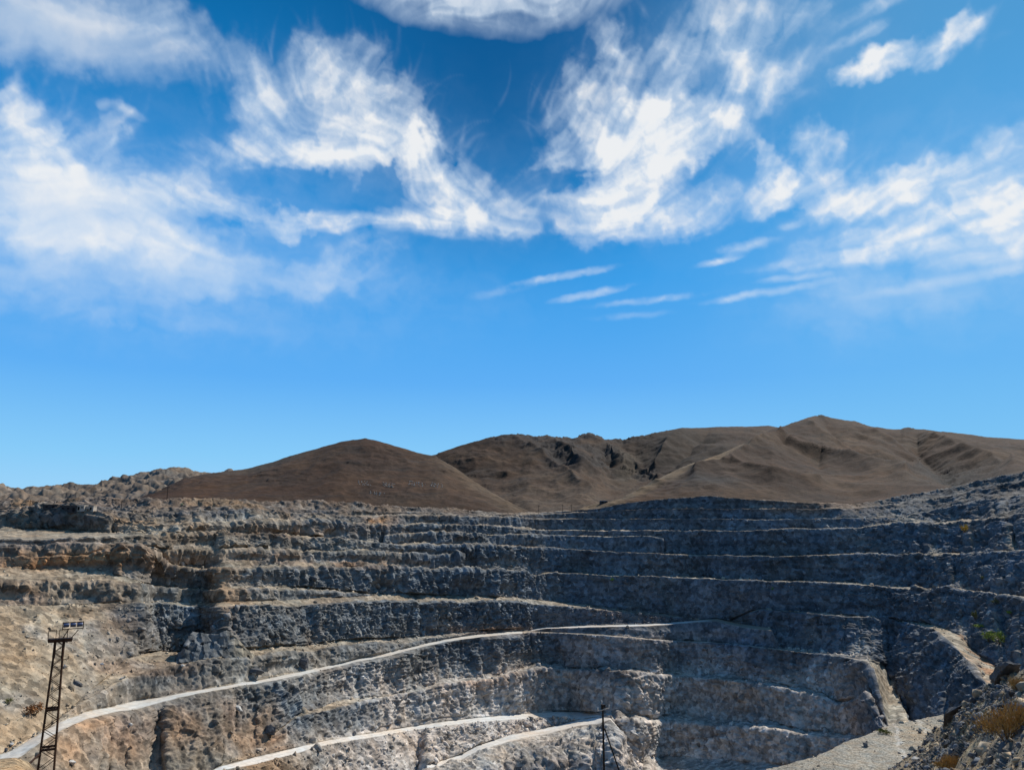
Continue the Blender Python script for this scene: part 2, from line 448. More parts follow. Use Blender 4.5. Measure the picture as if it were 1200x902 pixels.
def grid_normals(P):
    du = np.gradient(P, axis=1); dv = np.gradient(P, axis=0)
    n = np.cross(du, dv)
    l = np.linalg.norm(n, axis=-1, keepdims=True)
    n = np.where(l > 1e-9, n / np.maximum(l, 1e-9), np.array([0, -.3, .95]))
    # soften across the grid so that relief pushes out coherently
    for _ in range(2):
        n[1:-1] = (n[:-2] + n[1:-1] * 2 + n[2:]) / 4
        n[:, 1:-1] = (n[:, :-2] + n[:, 1:-1] * 2 + n[:, 2:]) / 4
    n /= np.maximum(np.linalg.norm(n, axis=-1, keepdims=True), 1e-6)
    return n

def grid_faces(nr, nc, keep=None):
    idx = np.arange(nr * nc, dtype=np.int32).reshape(nr, nc)
    F = np.stack([idx[:-1, :-1], idx[:-1, 1:], idx[1:, 1:], idx[1:, :-1]], -1)
    if keep is not None: F = F[keep]
    return F.reshape(-1, 4)

def compact(V, F, *arrs):
    used = np.unique(F)
    mp = np.full(len(V), -1, np.int32); mp[used] = np.arange(len(used))
    return (V[used], mp[F]) + tuple(a[used] for a in arrs)

P0, KIND, TT, HH, YG, SCR = build_pit()
NR = len(KIND)
PXG = np.broadcast_to(PX[None, :], (NR, NP))
kinds = np.array(KIND)
AMP = {'wall': 1.0, 'scree': .75, 'talus': .6, 'rubble': .55, 'bench': .28, 'floor': .3, 'path': .12,
       'road1': .0, 'road1b': .0, 'road2': .0, 'road3': .0}
amp = np.array([AMP[k] for k in KIND])[:, None] * np.ones((1, NP))
# steep parts of the mixed lines behave like faces, the gentle parts like loose slopes
N0 = grid_normals(P0)
steep = sm(1 - N0[..., 2], .15, .55)
is_road = np.array([k.startswith('road') for k in KIND])
tal = (kinds == 'talus')[:, None]
amp = np.where(tal, .35 + .65 * steep, amp)
r1r = (kinds == 'road1')[:, None] & (PXG > 612)
amp = np.where(r1r, .25, amp)
# ease relief towards roads: blur amplitude along the rows
for _ in range(7):
    a2 = amp.copy(); a2[1:-1] = (amp[:-2] + 2 * amp[1:-1] + amp[2:]) / 4
    amp = np.where(is_road[:, None] & ~r1r, amp, a2)
for i in np.where(is_road & ~np.roll(is_road, 1))[0]:
    lo_, hi_ = {'road1': (-200, 615), 'road1b': (610, 915), 'road2': (180, 722), 'road3': (480, 724)}[KIND[i]]
    msk = (PX > lo_) & (PX < hi_)
    for k_ in range(1, 15):
        if i - k_ >= 0: amp[i - k_] = np.where(msk, amp[i - k_] * min(1, .12 + (k_ - 1) / 13.0), amp[i - k_])
amp *= np.clip(.35 + HH / 14.0, .35, 1.35)
right = sm(PXG, 880, 1080)
# ribs: coordinates flattened along height; on the right the beds dip towards the pit
ang = .75
Pr = P0.copy()
ribs = np.stack([P0[..., 0], P0[..., 1], P0[..., 2] * .28], -1)
dipu = P0[..., 1] * math.cos(ang) - P0[..., 2] * math.sin(ang)
dipv = P0[..., 1] * math.sin(ang) + P0[..., 2] * math.cos(ang)
slab = np.stack([P0[..., 0], dipv * .95, dipu * .22], -1)
wv = gnoise(P0 / 30.0)[..., None] * np.array([.3, .3, .2])
rb = fbm(ribs / 12.0 + wv, 5, gain=.6, ridged=True)
rb2 = fbm(ribs / 4.5 + 31 + wv, 3, gain=.6, ridged=True)
strat = fbm(np.stack([P0[..., 0] / 40, P0[..., 1] / 40, P0[..., 2] / 2.6 + .4 * gnoise(P0 / 18)], -1) + 77, 3, gain=.6)
sb = fbm(slab / 9.0 + 7 + wv, 4, gain=.6, ridged=True)
big = fbm(P0 / 42.0, 2)
b1, c1 = blocks(P0 / np.array([7.0, 7.0, 5.0]) + wv * 2)
b2, c2 = blocks(np.where(right[..., None] > .5, slab, P0) / 2.8 + 9 + wv)
upl = sm(PXG, 640, 540) * sm(YG, 712, 690)
rb3 = fbm(np.stack([P0[..., 0], P0[..., 1], P0[..., 2] * .16], -1) / 6.5 + 51 + wv, 3, ridged=True)
rough_zone = sm(fbm(P0 / 26 + 90, 2), -.25, .3)
d = 3.2 * big + (1.9 * rb + .8 * rb2) * (1 - right) + upl * 2.2 * rb3 + right * 2.6 * sb + (.55 * b1 + .4 * b2) * (.2 + .8 * rough_zone) * (1 - .6 * upl) + .55 * strat * (1 - right)
d *= 1 - .75 * SCR
d += .5 * gnoise(P0 / 1.3)
backw = sm(PXG, 600, 680) * sm(PXG, 1060, 960) * sm(YG, 800, 760)
d *= amp * np.clip(P0[..., 1] / 330, .55, 1.3) * (1 - .5 * backw)
P1 = P0 + N0 * d[..., None] * np.array([1, 1, .8])
# small height wander of every bench edge
P1[..., 2] += np.where(is_road[:, None], .0, .25) * gnoise(P0 / 7.0)

# ---- stone colours (the stone's own, plus one spur lightened as sunlit) --------------------------------
def blob(x, y, cx, cy, rx, ry, p=1.0):
    q = ((x - cx) / rx) ** 2 + ((y - cy) / ry) ** 2
    return np.exp(-q * p)

def mixc(a, b, f):
    return a + (np.asarray(b) - a) * f[..., None]

def pit_colours():
    x, y = PXG, YG
    nlow = fbm(P0 / 55.0 + 3, 3)
    nmid = fbm(P0 / 14.0 + 8, 3)
    c = np.empty(P0.shape)
    grey = np.array([.120, .133, .148]); tan = np.array([.25, .205, .15]); pale = np.array([.30, .268, .238])
    warmgrey = np.array([.205, .188, .158])
    f = sm(x + 120 * nlow, 420, 150)
    c[:] = grey
    c = mixc(c, warmgrey, sm(x + 150 * nlow, 620, 330) * .8)
    c = mixc(c, tan, f * .65)
    # lower pit: pale, slightly pink limestone-like rock
    fl = sm(y + 30 * nlow + 22 * nmid, 762, 800) * sm(x, 300, 470) * sm(x, 1035, 960)
    c = mixc(c, pale * 1.5, fl * .95)
    fl2 = sm(y + 14 * nmid, 735, 750) * sm(x, 640, 690) * sm(x + 3 * (y - 750), 900, 740)
    c = mixc(c, [.42, .375, .345], fl2 * .85)
    # blue-grey ore faces on the left
    steepm = sm(N0[..., 2], .9, .6)
    for bx, by, rx, ry, s_ in ((215, 735, 70, 45, .9), (440, 690, 110, 26, .85), (490, 725, 120, 24, .9), (330, 735, 100, 24, .8), (330, 672, 90, 20, .45),
                              (330, 835, 110, 34, .75), (120, 720, 22, 14, .85), (200, 675, 50, 18, .75), (390, 840, 40, 14, .7), (60, 640, 90, 9, .7),
                              (180, 800, 70, 16, .7), (150, 860, 45, 22, .7), (560, 650, 90, 50, .7), (480, 620, 120, 18, .5)):
        c = mixc(c, [.118, .135, .148], np.clip(blob(x, y, bx, by, rx, ry) * (1 + .9 * nmid), 0, 1) * s_ * (.35 + .65 * steepm))
    # rust and ochre soils
    for bx, by, rx, ry, s_ in ((70, 662, 85, 16, .95), (20, 673, 70, 8, .8), (120, 655, 50, 16, .7), (45, 735, 75, 16, .9), (20, 700, 50, 12, .55), (60, 790, 60, 30, .35),
                              (105, 850, 18, 10, .8), (445, 610, 18, 6, .95), (415, 662, 60, 5, .6), (330, 625, 90, 8, .4), (290, 655, 60, 6, .4),
                              (1005, 840, 25, 30, .35), (300, 868, 40, 15, .5), (130, 875, 70, 25, .5), (230, 845, 50, 25, .45), (560, 800, 40, 7, .5), (610, 788, 25, 5, .7), (580, 738, 60, 5, .6)):
        c = mixc(c, [.32, .175, .085], np.clip(blob(x, y, bx, by, rx, ry) * (1 + 1.5 * nmid), 0, 1) * s_)
    # flats: dust and fines
    flat = sm(N0[..., 2], .80, .93)
    dust = mixc(np.broadcast_to(np.array([.285, .238, .175]), c.shape), [.33, .305, .27], sm(x, 380, 520) * sm(y, 690, 800))
    c = mixc(c, np.array([0, 0, 0]), 0 * x) if False else c
    c = c + (dust - c) * (flat * .8)[..., None]
    # loose talus on the left
    tl = sm(y, 705, 725) * sm(x + 30 * nmid, 150, 95) * (1 - (kinds == 'wall')[:, None])
    c = mixc(c, [.262, .208, .145], tl * .85)
    br = sm(blob(x, y, 170, 783, 80, 12) + .3 * nmid, .3, .7)
    c = mixc(c, [.215, .155, .11], br * .6)
    # brown scree over the spur and upper rim
    c = mixc(c, [.17, .12, .095], np.clip(blob(x, y, 740, 722, 70, 8), 0, 1) * .7)
    up = sm(y + 6 * nmid, 606, 594) * sm(x, 1060, 1000) * (.35 + .65 * np.maximum(flat, sm(x, 850, 920)))
    c = mixc(c, [.15, .105, .075], up * .85)
    upl = sm(y + 5 * nmid, 612, 600) * sm(x, 640, 600)
    c = mixc(c, [.135, .105, .083], upl * .75)
    # dark dump rock
    for bx, by, rx, ry, s in ((85, 608, 60, 14, .9), (230, 606, 60, 5, .7), (360, 602, 40, 5, .5)):
        c = mixc(c, [.095, .10, .105], blob(x, y, bx, by, rx, ry) * s)
    c = mixc(c, [.088, .092, .097], sm(y + 12 * nmid, 618, 600) * sm(x + 30 * nmid, 1000, 1060) * .8)
    # orange spoil on the wide path at right, pinkish spur rock lightened to look sunlit
    pth = np.clip((kinds == 'path')[:, None] * sm(x, 1030, 1080) + (kinds == 'road1')[:, None] * sm(x, 1005, 1022) * sm(x, 1080, 1070), 0, 1)
    c = mixc(c, [.33, .285, .215], pth * .8)
    c = mixc(c, [.34, .20, .115], pth * sm(fbm(P0 / 9 + 70, 2) + .012 * (x - 1118 - .55 * (y - 745)), .05, .35) * .8)
    c = mixc(c, [.42, .36, .315], blob(x, y, 985, 842, 26, 26) * .9)
    # scree chutes, paler fans
    ch = sm(fbm(np.stack([P0[..., 0] / 16, P0[..., 1] / 16, P0[..., 2] / 90], -1) + 40, 2), .25, .55)
    c = mixc(c, [.27, .262, .245], ch * .35)
    c *= (1 + .2 * nlow + .16 * nmid + .10 * c1 + .12 * c2)[..., None]
    scf = SCR * (.75 + .5 * nmid)
    c = mixc(c, np.array([.24, .222, .195]), np.clip(scf, 0, 1) * .55 * (1 - .5 * sm(x, 620, 760)))
    bed = sm(fbm(np.stack([P0[..., 0] / 60, P0[..., 1] / 60, P0[..., 2] / 3.2 + .8 * nlow], -1) + 12, 2), .12, .4)
    c = mixc(c, c * np.array([.72, .70, .70]), bed * .8)
    dk = sm(nlow + .6 * nmid, .12, .45) * (1 - flat)
    c = mixc(c, [.105, .112, .12], dk * .35 * sm(y, 800, 760))
    brn = sm(fbm(P0 / 33.0 + 120, 3), .08, .4) * sm(x + 80 * nlow, 420, 300)
    c = mixc(c, [.235, .155, .092], brn * .75)
    # packed road dust
    for k, col in (('road1', (.50, .475, .43)), ('road1b', (.54, .51, .47)), ('road2', (.56, .53, .485)), ('road3', (.58, .555, .515))):
        m = (kinds == k)[:, None] & ~r1r
        edge_ = np.clip(np.abs(TT - .5) * 2 + .55 * fbm(P0 / 4.0 + 33, 2), 0, 1)
        ruts = np.exp(-((np.abs(TT - .5) - .2) / .09) ** 2)
        rc = np.array(col) * (1 + .08 * nmid + .10 * ruts - .12 * sm(fbm(P0 / 11 + 44, 2), .1, .5))[..., None]
        rc = rc + (np.array([.27, .235, .185]) - rc) * (sm(edge_, .84, 1.08) * .8)[..., None]
        if k == 'road1b': rc = mixc(rc, [.26, .215, .165], sm(x + 14 * nmid, 812, 838) * .9)
        c = np.where(m[..., None], rc, c)
    return c

C1 = pit_colours()
fk = kinds[1:]                       # face row r lies between row r and r+1: surface of row r+1
road_face = np.zeros((NR - 1, NP - 1), bool)
names = {}
for k in ('road1', 'road1b', 'road2', 'road3'):
    m = (fk == k)[:, None] & np.ones((1, NP - 1), bool)
    lim = {'road1': (-170, 612), 'road1b': (612, 908), 'road2': (190, 720), 'road3': (488, 720)}[k]
    pm = (PX[:-1] >= lim[0]) & (PX[1:] <= lim[1])
    m &= pm[None, :]
    dy = np.linalg.norm(P1[1:, :-1] - P1[:-1, :-1], axis=-1)
    m &= dy > .02
    names[k] = m
    road_face |= m
VV = P1.reshape(-1, 3); CC = C1.reshape(-1, 3)
def emit(name, keep, mat):
    F = grid_faces(NR, NP, keep)
    v, f, c = compact(VV, F, CC)
    return tag(np_mesh(name, v, f, mat, c), kind='structure')
emit('pit_terraces', ~road_face, M_PIT)
emit('road', names['road1'] | names['road1b'], M_ROAD)
emit('road', names['road2'], M_ROAD)
emit('road', names['road3'], M_ROAD)

# ----------------------------------------------------------------------------
# generic loft through survey lines (px, y, Y)
# ----------------------------------------------------------------------------
def loft(px, lines, nrows):
    rows = []
    Ls = []
    for ln in lines:
        a = sorted(ln)
        xs = [p[0] for p in a]
        yy = np.interp(px, xs, [p[1] for p in a]); iY = np.interp(px, xs, [1.0 / p[2] for p in a])
        Ls.append((yy, 1 / iY))
    for i, n in enumerate(nrows):
        A = world_at(px, *Ls[i]); B = world_at(px, *Ls[i + 1])
        for j in range(n):
            rows.append(A + (B - A) * (j / n))
    rows.append(world_at(px, *Ls[-1]))
    return np.array(rows)

def grid_obj(name, P, mat, col, kind='structure', smooth=False):
    nr, nc = P.shape[:2]
    return tag(np_mesh(name, P.reshape(-1, 3), grid_faces(nr, nc), mat, col.reshape(-1, 3), smooth), kind=kind)

# ---- gravel ledge at the lower right ---------------------------------------
pk = np.arange(820, 1240, 1.2)
KZ = -70.0
def kY(y): return KZ / float(tan_el(y))
edge = [(820,955),(850,930),(880,912),(900,902),(930,893.5),(960,884.5),(975,877),(990,868.5),(1010,862.5),(1030,855),(1040,850),(1060,846),(1100,838),(1130,830),(1240,800)]
front = [(820,1040),(1240,1040)]
l0 = [(x, 1040, kY(1040)) for x in (820, 1240)]
l1 = [(x, y, kY(y)) for x, y in edge]
drop = [(x, y + 6, kY(y) + 1.0) for x, y in edge]
drop2 = [(x, y + 75, kY(y) + 14.0) for x, y in edge]
PK = loft(pk, [l0, l1, drop, drop2], [150, 5, 24])
nk = grid_normals(PK)
d = .35 * fbm(PK / 5.0, 4) + .6 * fbm(PK / 24.0, 2)
wallk = sm(1 - np.abs(nk[..., 2]), .2, .6)
hb, hc = blocks(PK / 3.0)
d = d + wallk * 1.3 * hb
edgew = np.zeros(PK.shape[:2]); edgew[140:160] = 1
PK = PK + np.array([0, 0, 1.0]) * (d * (1 - wallk))[..., None] + nk * (d * wallk)[..., None]
pxk, pyk = to_px(PK)
ck = np.broadcast_to(np.array([.262, .24, .198]), PK.shape).copy()
nm = fbm(PK / 9.0 + 5, 3)
ck = mixc(ck, [.20, .185, .15], sm(nm, .05, .4) * .7)
ck = mixc(ck, [.29, .22, .14], blob(pxk, pyk, 1090, 862, 40, 12) * .7)
# wheel-worn pale streaks along the ledge
tr = np.abs(PK[..., 0] - (112 + .42 * (PK[..., 1] - 230)) + 3 * nm)
ck = mixc(ck, [.37, .35, .31], sm(tr, 1.2, .3) * .8)
tr = np.abs(PK[..., 0] - (124 + .40 * (PK[..., 1] - 230)) + 4 * nm)
ck = mixc(ck, [.36, .34, .30], sm(tr, 1.0, .3) * .6)
ck = mixc(ck, [.34, .28, .23], wallk * .8)
ck *= (1 + .2 * nm + .15 * fbm(PK / 2.0, 2))[..., None]
grid_obj('gravel_ledge', PK, M_NEAR, ck)

SURFX = []
# rock spur standing in front of the shaded recess on the left
ps = np.arange(206, 300, .8)
sp0 = [(206,777,293),(250,777,303),(300,777,318)]
sp1 = [(206,767,297),(213,762,298),(220,745,300),(226,739.5,302),(240,742,305),(255,743,308),(266,738.5,311),(272,741,313),(282,752,316),(292,763,319),(300,768,322)]
sp2 = [(x, y + 1.5, Y + 7) for x, y, Y in sp1]
sp3 = [(x, y + 25, Y + 14) for x, y, Y in sp1]
PS = loft(ps, [sp0, sp1, sp2, sp3], [40, 6, 20])
ns = grid_normals(PS); ns = np.where(ns[..., 1:2] > 0, ns, ns)
hb, hc = blocks(PS / 3.0)
PS = PS + np.array([.2, -.9, .3]) * (1.0 * hb + .8 * fbm(PS / 4, 3))[..., None]
cs_ = np.broadcast_to(np.array([.165, .17, .17]), PS.shape) * (1 + .25 * fbm(PS / 5, 3) + .2 * hc)[..., None]
cs_ = mixc(cs_, [.26, .225, .165], sm(to_px(PS)[0], 262, 285) * .8)
grid_obj('rock_spur', PS, M_PIT, cs_)

# ---- near hillside below and beside the viewer --------------------------------
pn = np.concatenate([np.arange(-170, 960, 3.2), np.arange(960, 1210, .9), np.arange(1210, 1370, 2.2)])
sil = [(-170,905,80),(-40,893,84),(0,888.5,85),(20,888,85),(34,893,88),(45,906,90),(100,925,110),(300,940,120),(600,935,125),(720,925,125),
       (900,932,150),(960,930,205),(1000,922,232),(1040,902,240),(1075,880,238),(1092,862,230),(1106,848,213),(1118,836,180),(1135,822,150),(1165,804,120),
       (1200,786,100),(1280,745,75),(1370,700,60)]
m902 = [(-170,960,60),(0,935,62),(45,940,68),(100,960,80),(300,985,85),(600,985,90),(900,985,100),(960,955,170),(1000,940,200),(1040,918,190),
        (1080,902,140),(1120,902,95),(1160,902,60),(1200,902,42),(1370,902,25)]
m1 = [(-170,1100,20),(600,1120,30),(960,1060,60),(1080,1010,60),(1200,1050,14),(1370,1050,10)]
m2 = [(-170,2500,2.2),(600,2500,2.2),(1370,2500,2.2)]
bk = [(x, y + 10, Y + 3) for x, y, Y in sil]
bk2 = [(x, y + 90, Y + 22) for x, y, Y in sil]
PN = loft(pn, [m2, m1, m902, sil, bk, bk2], [40, 90, 170, 5, 24])
nn = grid_normals(PN)
nn = np.where(nn[..., 2:3] < 0, -nn, nn)
pxn0, pyn0 = to_px(PN)
rg = sm(pxn0, 1010, 1110)
wn = gnoise(PN / 9.0)[..., None] * .3
# beds dip to the lower left: long slabs sticking out of the slope
ax = PN[..., 0] * .8 + PN[..., 2] * .55
ay = PN[..., 1]
az = -PN[..., 0] * .55 + PN[..., 2] * .8
q = np.stack([ax * .25, ay * .8, az * 1.1], -1)
hb, hc = blocks(q / 2.4 + wn)
hb2, hc2 = blocks(q / .95 + 5 + wn)
outc = sm(fbm(PN / 13.0 + 2, 3) + .10, -.05, .25)
dist = np.clip(PN[..., 1] / 110, .12, 1.5)
d = (.55 * hb + .35 * hb2) * outc * rg + .45 * fbm(PN / 3.0, 4) * (.4 + .6 * rg) + 1.2 * fbm(PN / 16, 2) * rg
d *= dist
PN = PN + nn * d[..., None]
nm = fbm(PN / 4.0 + 5, 3)
soil = np.array([.225, .175, .115])
cn = np.broadcast_to(soil, PN.shape).copy()
cn = mixc(cn, [.30, .235, .14], sm(nm, .0, .4))
cn = mixc(cn, np.array([.12, .125, .13]), outc * rg * sm(nm, .25, -.1) * .95)
cn *= (1 + .2 * nm + .25 * hc * outc)[..., None]
cn = mixc(cn, [.36, .255, .15], sm(pxn0, 60, 30) * .8)
grid_obj('hillside', PN, M_NEAR, cn)

# ground behind the viewer and the land around the pit
def sheet(name, xs, ys, zf, mat, col):
    Xs, Ys = np.meshgrid(xs, ys)
    P = np.stack([Xs, Ys, zf(Xs, Ys)], -1)
    c = np.broadcast_to(np.array(col), P.shape) * (1 + .3 * fbm(P / 20, 3))[..., None]
    return grid_obj(name, P, mat, c)
sheet('ground', np.linspace(-500, 500, 140), np.linspace(-600, 2.6, 90), lambda X, Y: -2.55 + 0 * X + .35 * fbm(np.stack([X, Y, 0 * X], -1) / 14, 3) - .012 * np.minimum(Y, 0) * 0 + .02 * np.maximum(-Y - 20, 0),
      M_NEAR, (.22, .18, .13))
def far_z(X, Y):
    r = np.hypot(X, Y - 300)
    return np.where(r < 620, -160, -20 + 6 * fbm(np.stack([X, Y, 0 * X], -1) / 300, 3))
sheet('plain', np.linspace(-9000, 9000, 241), np.linspace(-9000, 12000, 281), far_z, M_HILL, (.17, .135, .105))

SURF = [P1, PK, PN, PS] + SURFX
# ----------------------------------------------------------------------------
# HILLS
# ----------------------------------------------------------------------------
def hill(name, x0, x1, ridge, base, mid=None, backdrop=500, amp=9.0, crag=0.0, col=(.13, .1, .08), col2=(.17, .135, .1),
         cragcol=(.085, .083, .082), seed=0, rows=90, ridge_relief=1.0, extra=None, step=1.15, cragband=None, creases=(), billow=0.0, dim=.58):
    px = np.arange(x0, x1, step)
    a = sorted(ridge); rx = [p[0] for p in a]
    back = [(p[0], p[1] + 30, p[2] + backdrop) for p in ridge]
    lines = [base] + ([mid] if mid else []) + [ridge, back]
    nr = [rows // 2, rows // 2, 14] if mid else [rows, 14]
    P = loft(px, lines, nr)
    n = grid_normals(P); n = np.where(n[..., 2:3] < 0, -n, n)
    nf = rows
    fr = np.concatenate([np.linspace(0, 1, nf + 1)[:nf], np.linspace(1, 1, 15)])[:P.shape[0], None]
    env = np.clip(np.minimum(fr * 5, 1), 0, 1) * np.ones((1, P.shape[1]))
    top = np.clip((1 - fr) * 6, 0.0, 1)            # keep the skyline where it was surveyed
    w = fbm(P / 400 + seed, 2)[..., None] * .4
    g = fbm(np.stack([P[..., 0] / 95, P[..., 1] / 190, P[..., 2] / 130], -1) + seed + w, 3, ridged=True)
    d = amp * (g - .2) + amp * .35 * fbm(P / 32.0 + seed, 3)
    d = d * env * (.15 + .85 * top)
    P2 = P + n * d[..., None] * np.array([.6, .6, 1])
    fine = fbm(P / 11.0 + seed, 3)
    qx, qy = to_px(P)
    wob = 5 * gnoise(P / 70 + seed)
    for pl, A_, w_ in creases:
        best = np.full(qx.shape, 1e9)
        for (xa, ya), (xb, yb) in zip(pl[:-1], pl[1:]):
            L2 = (xb - xa) ** 2 + (yb - ya) ** 2
            t = np.clip(((qx - xa) * (xb - xa) + (qy + wob * .4 - ya) * (yb - ya)) / L2, 0, 1)
            best = np.minimum(best, np.hypot(qx - xa - t * (xb - xa), qy + wob * .4 - ya - t * (yb - ya)))
        prof = np.exp(-best / w_)
        P2 = P2 + n * (A_ * prof * env * (.25 + .75 * top))[..., None]
    if billow:
        bl = np.abs(fbm(P / np.array([34, 34, 22.]) + seed + w, 4, gain=.55)) * 2.2 - .35
        P2 = P2 + n * (billow * bl * env * (.3 + .7 * np.clip(top, .35, 1)))[..., None]
        bcol = bl
    else: bcol = None
    cm = np.zeros(P.shape[:2])
    if crag:
        pxx, pyy = to_px(P)
        cm = sm(fbm(P / 60.0 + seed + 4, 3) + .02, -.05, .3)
        if cragband is not None: cm = np.clip(cm * .3 + cragband(pxx, pyy, gnoise(P / 40 + seed)), 0, 1)
        hb, hc = blocks(P / np.array([17, 17, 12.]) + w)
        hb2, hc2 = blocks(P / 7.0 + w)
        P2 = P2 + n * ((crag * hb + .5 * crag * hb2 + .4 * crag) * cm * (.35 + .65 * np.clip(top, .5, 1)))[..., None]
    P2 = P2 + n * (.55 * fine * (.4 + .6 * env))[..., None]
    nl = fbm(P / 120.0 + seed + 9, 3)
    pxx, pyy = to_px(P)
    c = np.broadcast_to(np.array(col), P.shape).copy()
    c = mixc(c, col2, sm(nl + .35 * g, -.1, .55))  # patchy soil tone, with ridges painted lighter as if sunlit
    c = mixc(c, cragcol, cm * .8)
    # thin paler sheep-track and outcrop lines along the slope
    st = fbm(np.stack([P[..., 0] / 70, P[..., 1] / 70, P[..., 2] / 3.6], -1) + seed, 2)
    c = mixc(c, np.array(col2) * 1.35, sm(st, .28, .5) * .45)
    c = mixc(c, np.array(cragcol) * .9, sm(st, -.3, -.5) * .45)
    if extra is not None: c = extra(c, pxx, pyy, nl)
    if bcol is not None: c = mixc(c, np.array(cragcol) * .8, sm(bcol, .1, -.25) * .7)  # shade in the creases between lumps, put into the colour
    c *= (dim * (1 + .25 * nl + .25 * fine))[..., None]
    SURF.append(P2)
    return grid_obj(name, P2, M_HILL, c), P2

rim = [(-170,590),(0,590),(90,588),(200,590),(300,588),(400,592),(440,594),(500,597),(560,600),(600,602),(640,601),(670,599),
       (700,596),(720,592),(750,588),(800,583.5),(833,581.5),(870,585),(920,588),(960,590.5),(1000,592),(1040,585),(1100,574),(1150,564),(1200,555),(1370,530)]
def basel(x0, x1, Yl, off=9, st=25):
    xs = np.arange(x0, x1 + 1, st)
    return [(float(x), float(ip(x, rim)) + off, float(ip(x, Yl))) for x in xs]

def wY(line, Yl): return [(x, y, float(ip(x, Yl))) for x, y in line]

H1r = [(-170,583),(-60,574),(0,572),(20,573.5),(45,571),(65,568.5),(72,571),(90,570),(100,568),(120,567.5),(130,563),(150,556.5),(165,553),
       (175,553),(180,550),(195,548.5),(210,549),(225,551.5),(235,554),(245,553),(260,552),(270,550.5),(275,553),(290,553),(310,557),(360,575)]
def xh1(c, x, y, n):
    c = mixc(c, [.26, .185, .13], sm(y + 8 * n, 584, 592) * sm(x, 60, 20) * .8)
    return mixc(c, [.26, .19, .14], blob(x, y, 160, 588, 30, 5) * .8)
hill('hill', -170, 360, wY(H1r, [(-170,900),(0,950),(200,1050),(360,1050)]), basel(-170, 370, [(-170,560),(370,640)], 12), amp=6, crag=1.2, billow=9, dim=.75,
     col=(.19, .15, .115), col2=(.235, .185, .14), cragcol=(.135, .12, .105), seed=3, rows=70, extra=xh1)

H2r = [(120,604),(160,586),(200,568),(215,561),(240,556),(270,552),(290,549),(320,541),(340,534),(370,526),(400,518),(415,515.5),(428,514),(440,516),
       (460,522),(490,531),(510,535),(530,546),(550,560),(570,573),(585,582),(600,591),(615,598),(640,606)]
def xh2(c, x, y, n):
    c = mixc(c, [.36, .245, .15], sm(y - ip(x, H2r) + 4 * n, 24, 0) * sm(x, 470, 560) * .8)  # right flank below the ridge painted lighter, as lit by the sun
    return mixc(c, [.23, .18, .135], sm(y - ip(x, H2r), 10, 2) * sm(x, 410, 330) * sm(x, 230, 300) * .7)
_, PH2 = hill('hill', 120, 640, wY(H2r, [(120,640),(270,820),(425,900),(510,860),(640,690)]), basel(110, 645, [(110,560),(400,640),(640,660)], 10),
     amp=5, crag=2.2, dim=.29, col=(.160, .087, .052), col2=(.195, .115, .068), seed=11, rows=100, extra=xh2,
     cragband=lambda x, y, n: sm(n, .35, .6) * sm(y, 545, 525) * .6)

H3r = [(470,545),(510,533),(525,527),(540,522),(570,514),(590,510.5),(600,511),(607,509.6),(620,509.5),(635,511.5),(650,513.5),(660,513),(670,514),
       (680,511),(690,509),(700,511.5),(708,516),(715,515),(722,513),(730,516),(737,513),(750,511),(760,509),(770,506.5),(780,505),
       (800,502.5),(833,500),(870,500),(900,499),(940,505),(980,520)]
H3b = [(470,612,900),(600,612,880),(640,610,860),(700,606,840),(760,606,900),(860,606,1000),(980,606,1000)]
H3m = [(470,578,1100),(560,562,1150),(620,560,1130),(680,560,1120),(715,562,1260),(745,558,1300),(770,556,1260),(800,548,1210),(860,545,1120),(980,560,1050)]
def crag3(x, y, n):
    t = (x - 600) / 160.0
    yc = 512 + 42 * t
    a = blob(x, y, 690, 540, 70, 16) ; k = np.exp(-((y - yc - 4) / 15.0) ** 2) * sm(x, 590, 640) * sm(x, 800, 745)
    k2 = sm(y - ip(x, H3r), 9, 1) * sm(x, 560, 600) * sm(x, 800, 770)
    return np.clip(k * (1.0 + 1.6 * n) + k2 * .9, 0, 1)
def xh3(c, x, y, n):
    c = mixc(c, [.33, .235, .165], sm(y + 10 * n, 558, 590) * sm(x, 735, 690) * .8)
    c = mixc(c, [.085, .062, .045], sm(blob(x, y, 800, 530, 75, 30) + .25 * n, .25, .7) * .75)  # right slope darkened in the colour, standing in for shade
    return mixc(c, [.30, .235, .15], blob(x, y, 735, 552, 16, 20) * .5)
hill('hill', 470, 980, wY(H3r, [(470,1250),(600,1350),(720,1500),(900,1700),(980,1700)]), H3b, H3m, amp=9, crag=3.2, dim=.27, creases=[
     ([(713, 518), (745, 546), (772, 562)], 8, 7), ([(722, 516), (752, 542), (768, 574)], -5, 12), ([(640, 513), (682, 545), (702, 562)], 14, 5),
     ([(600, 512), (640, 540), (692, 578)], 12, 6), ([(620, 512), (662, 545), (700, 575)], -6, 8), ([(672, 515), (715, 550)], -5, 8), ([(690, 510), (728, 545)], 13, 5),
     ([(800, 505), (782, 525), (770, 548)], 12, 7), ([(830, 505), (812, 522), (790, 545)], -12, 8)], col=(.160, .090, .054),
     col2=(.225, .135, .078), cragcol=(.12, .115, .115), seed=23, rows=110, extra=xh3, cragband=crag3)

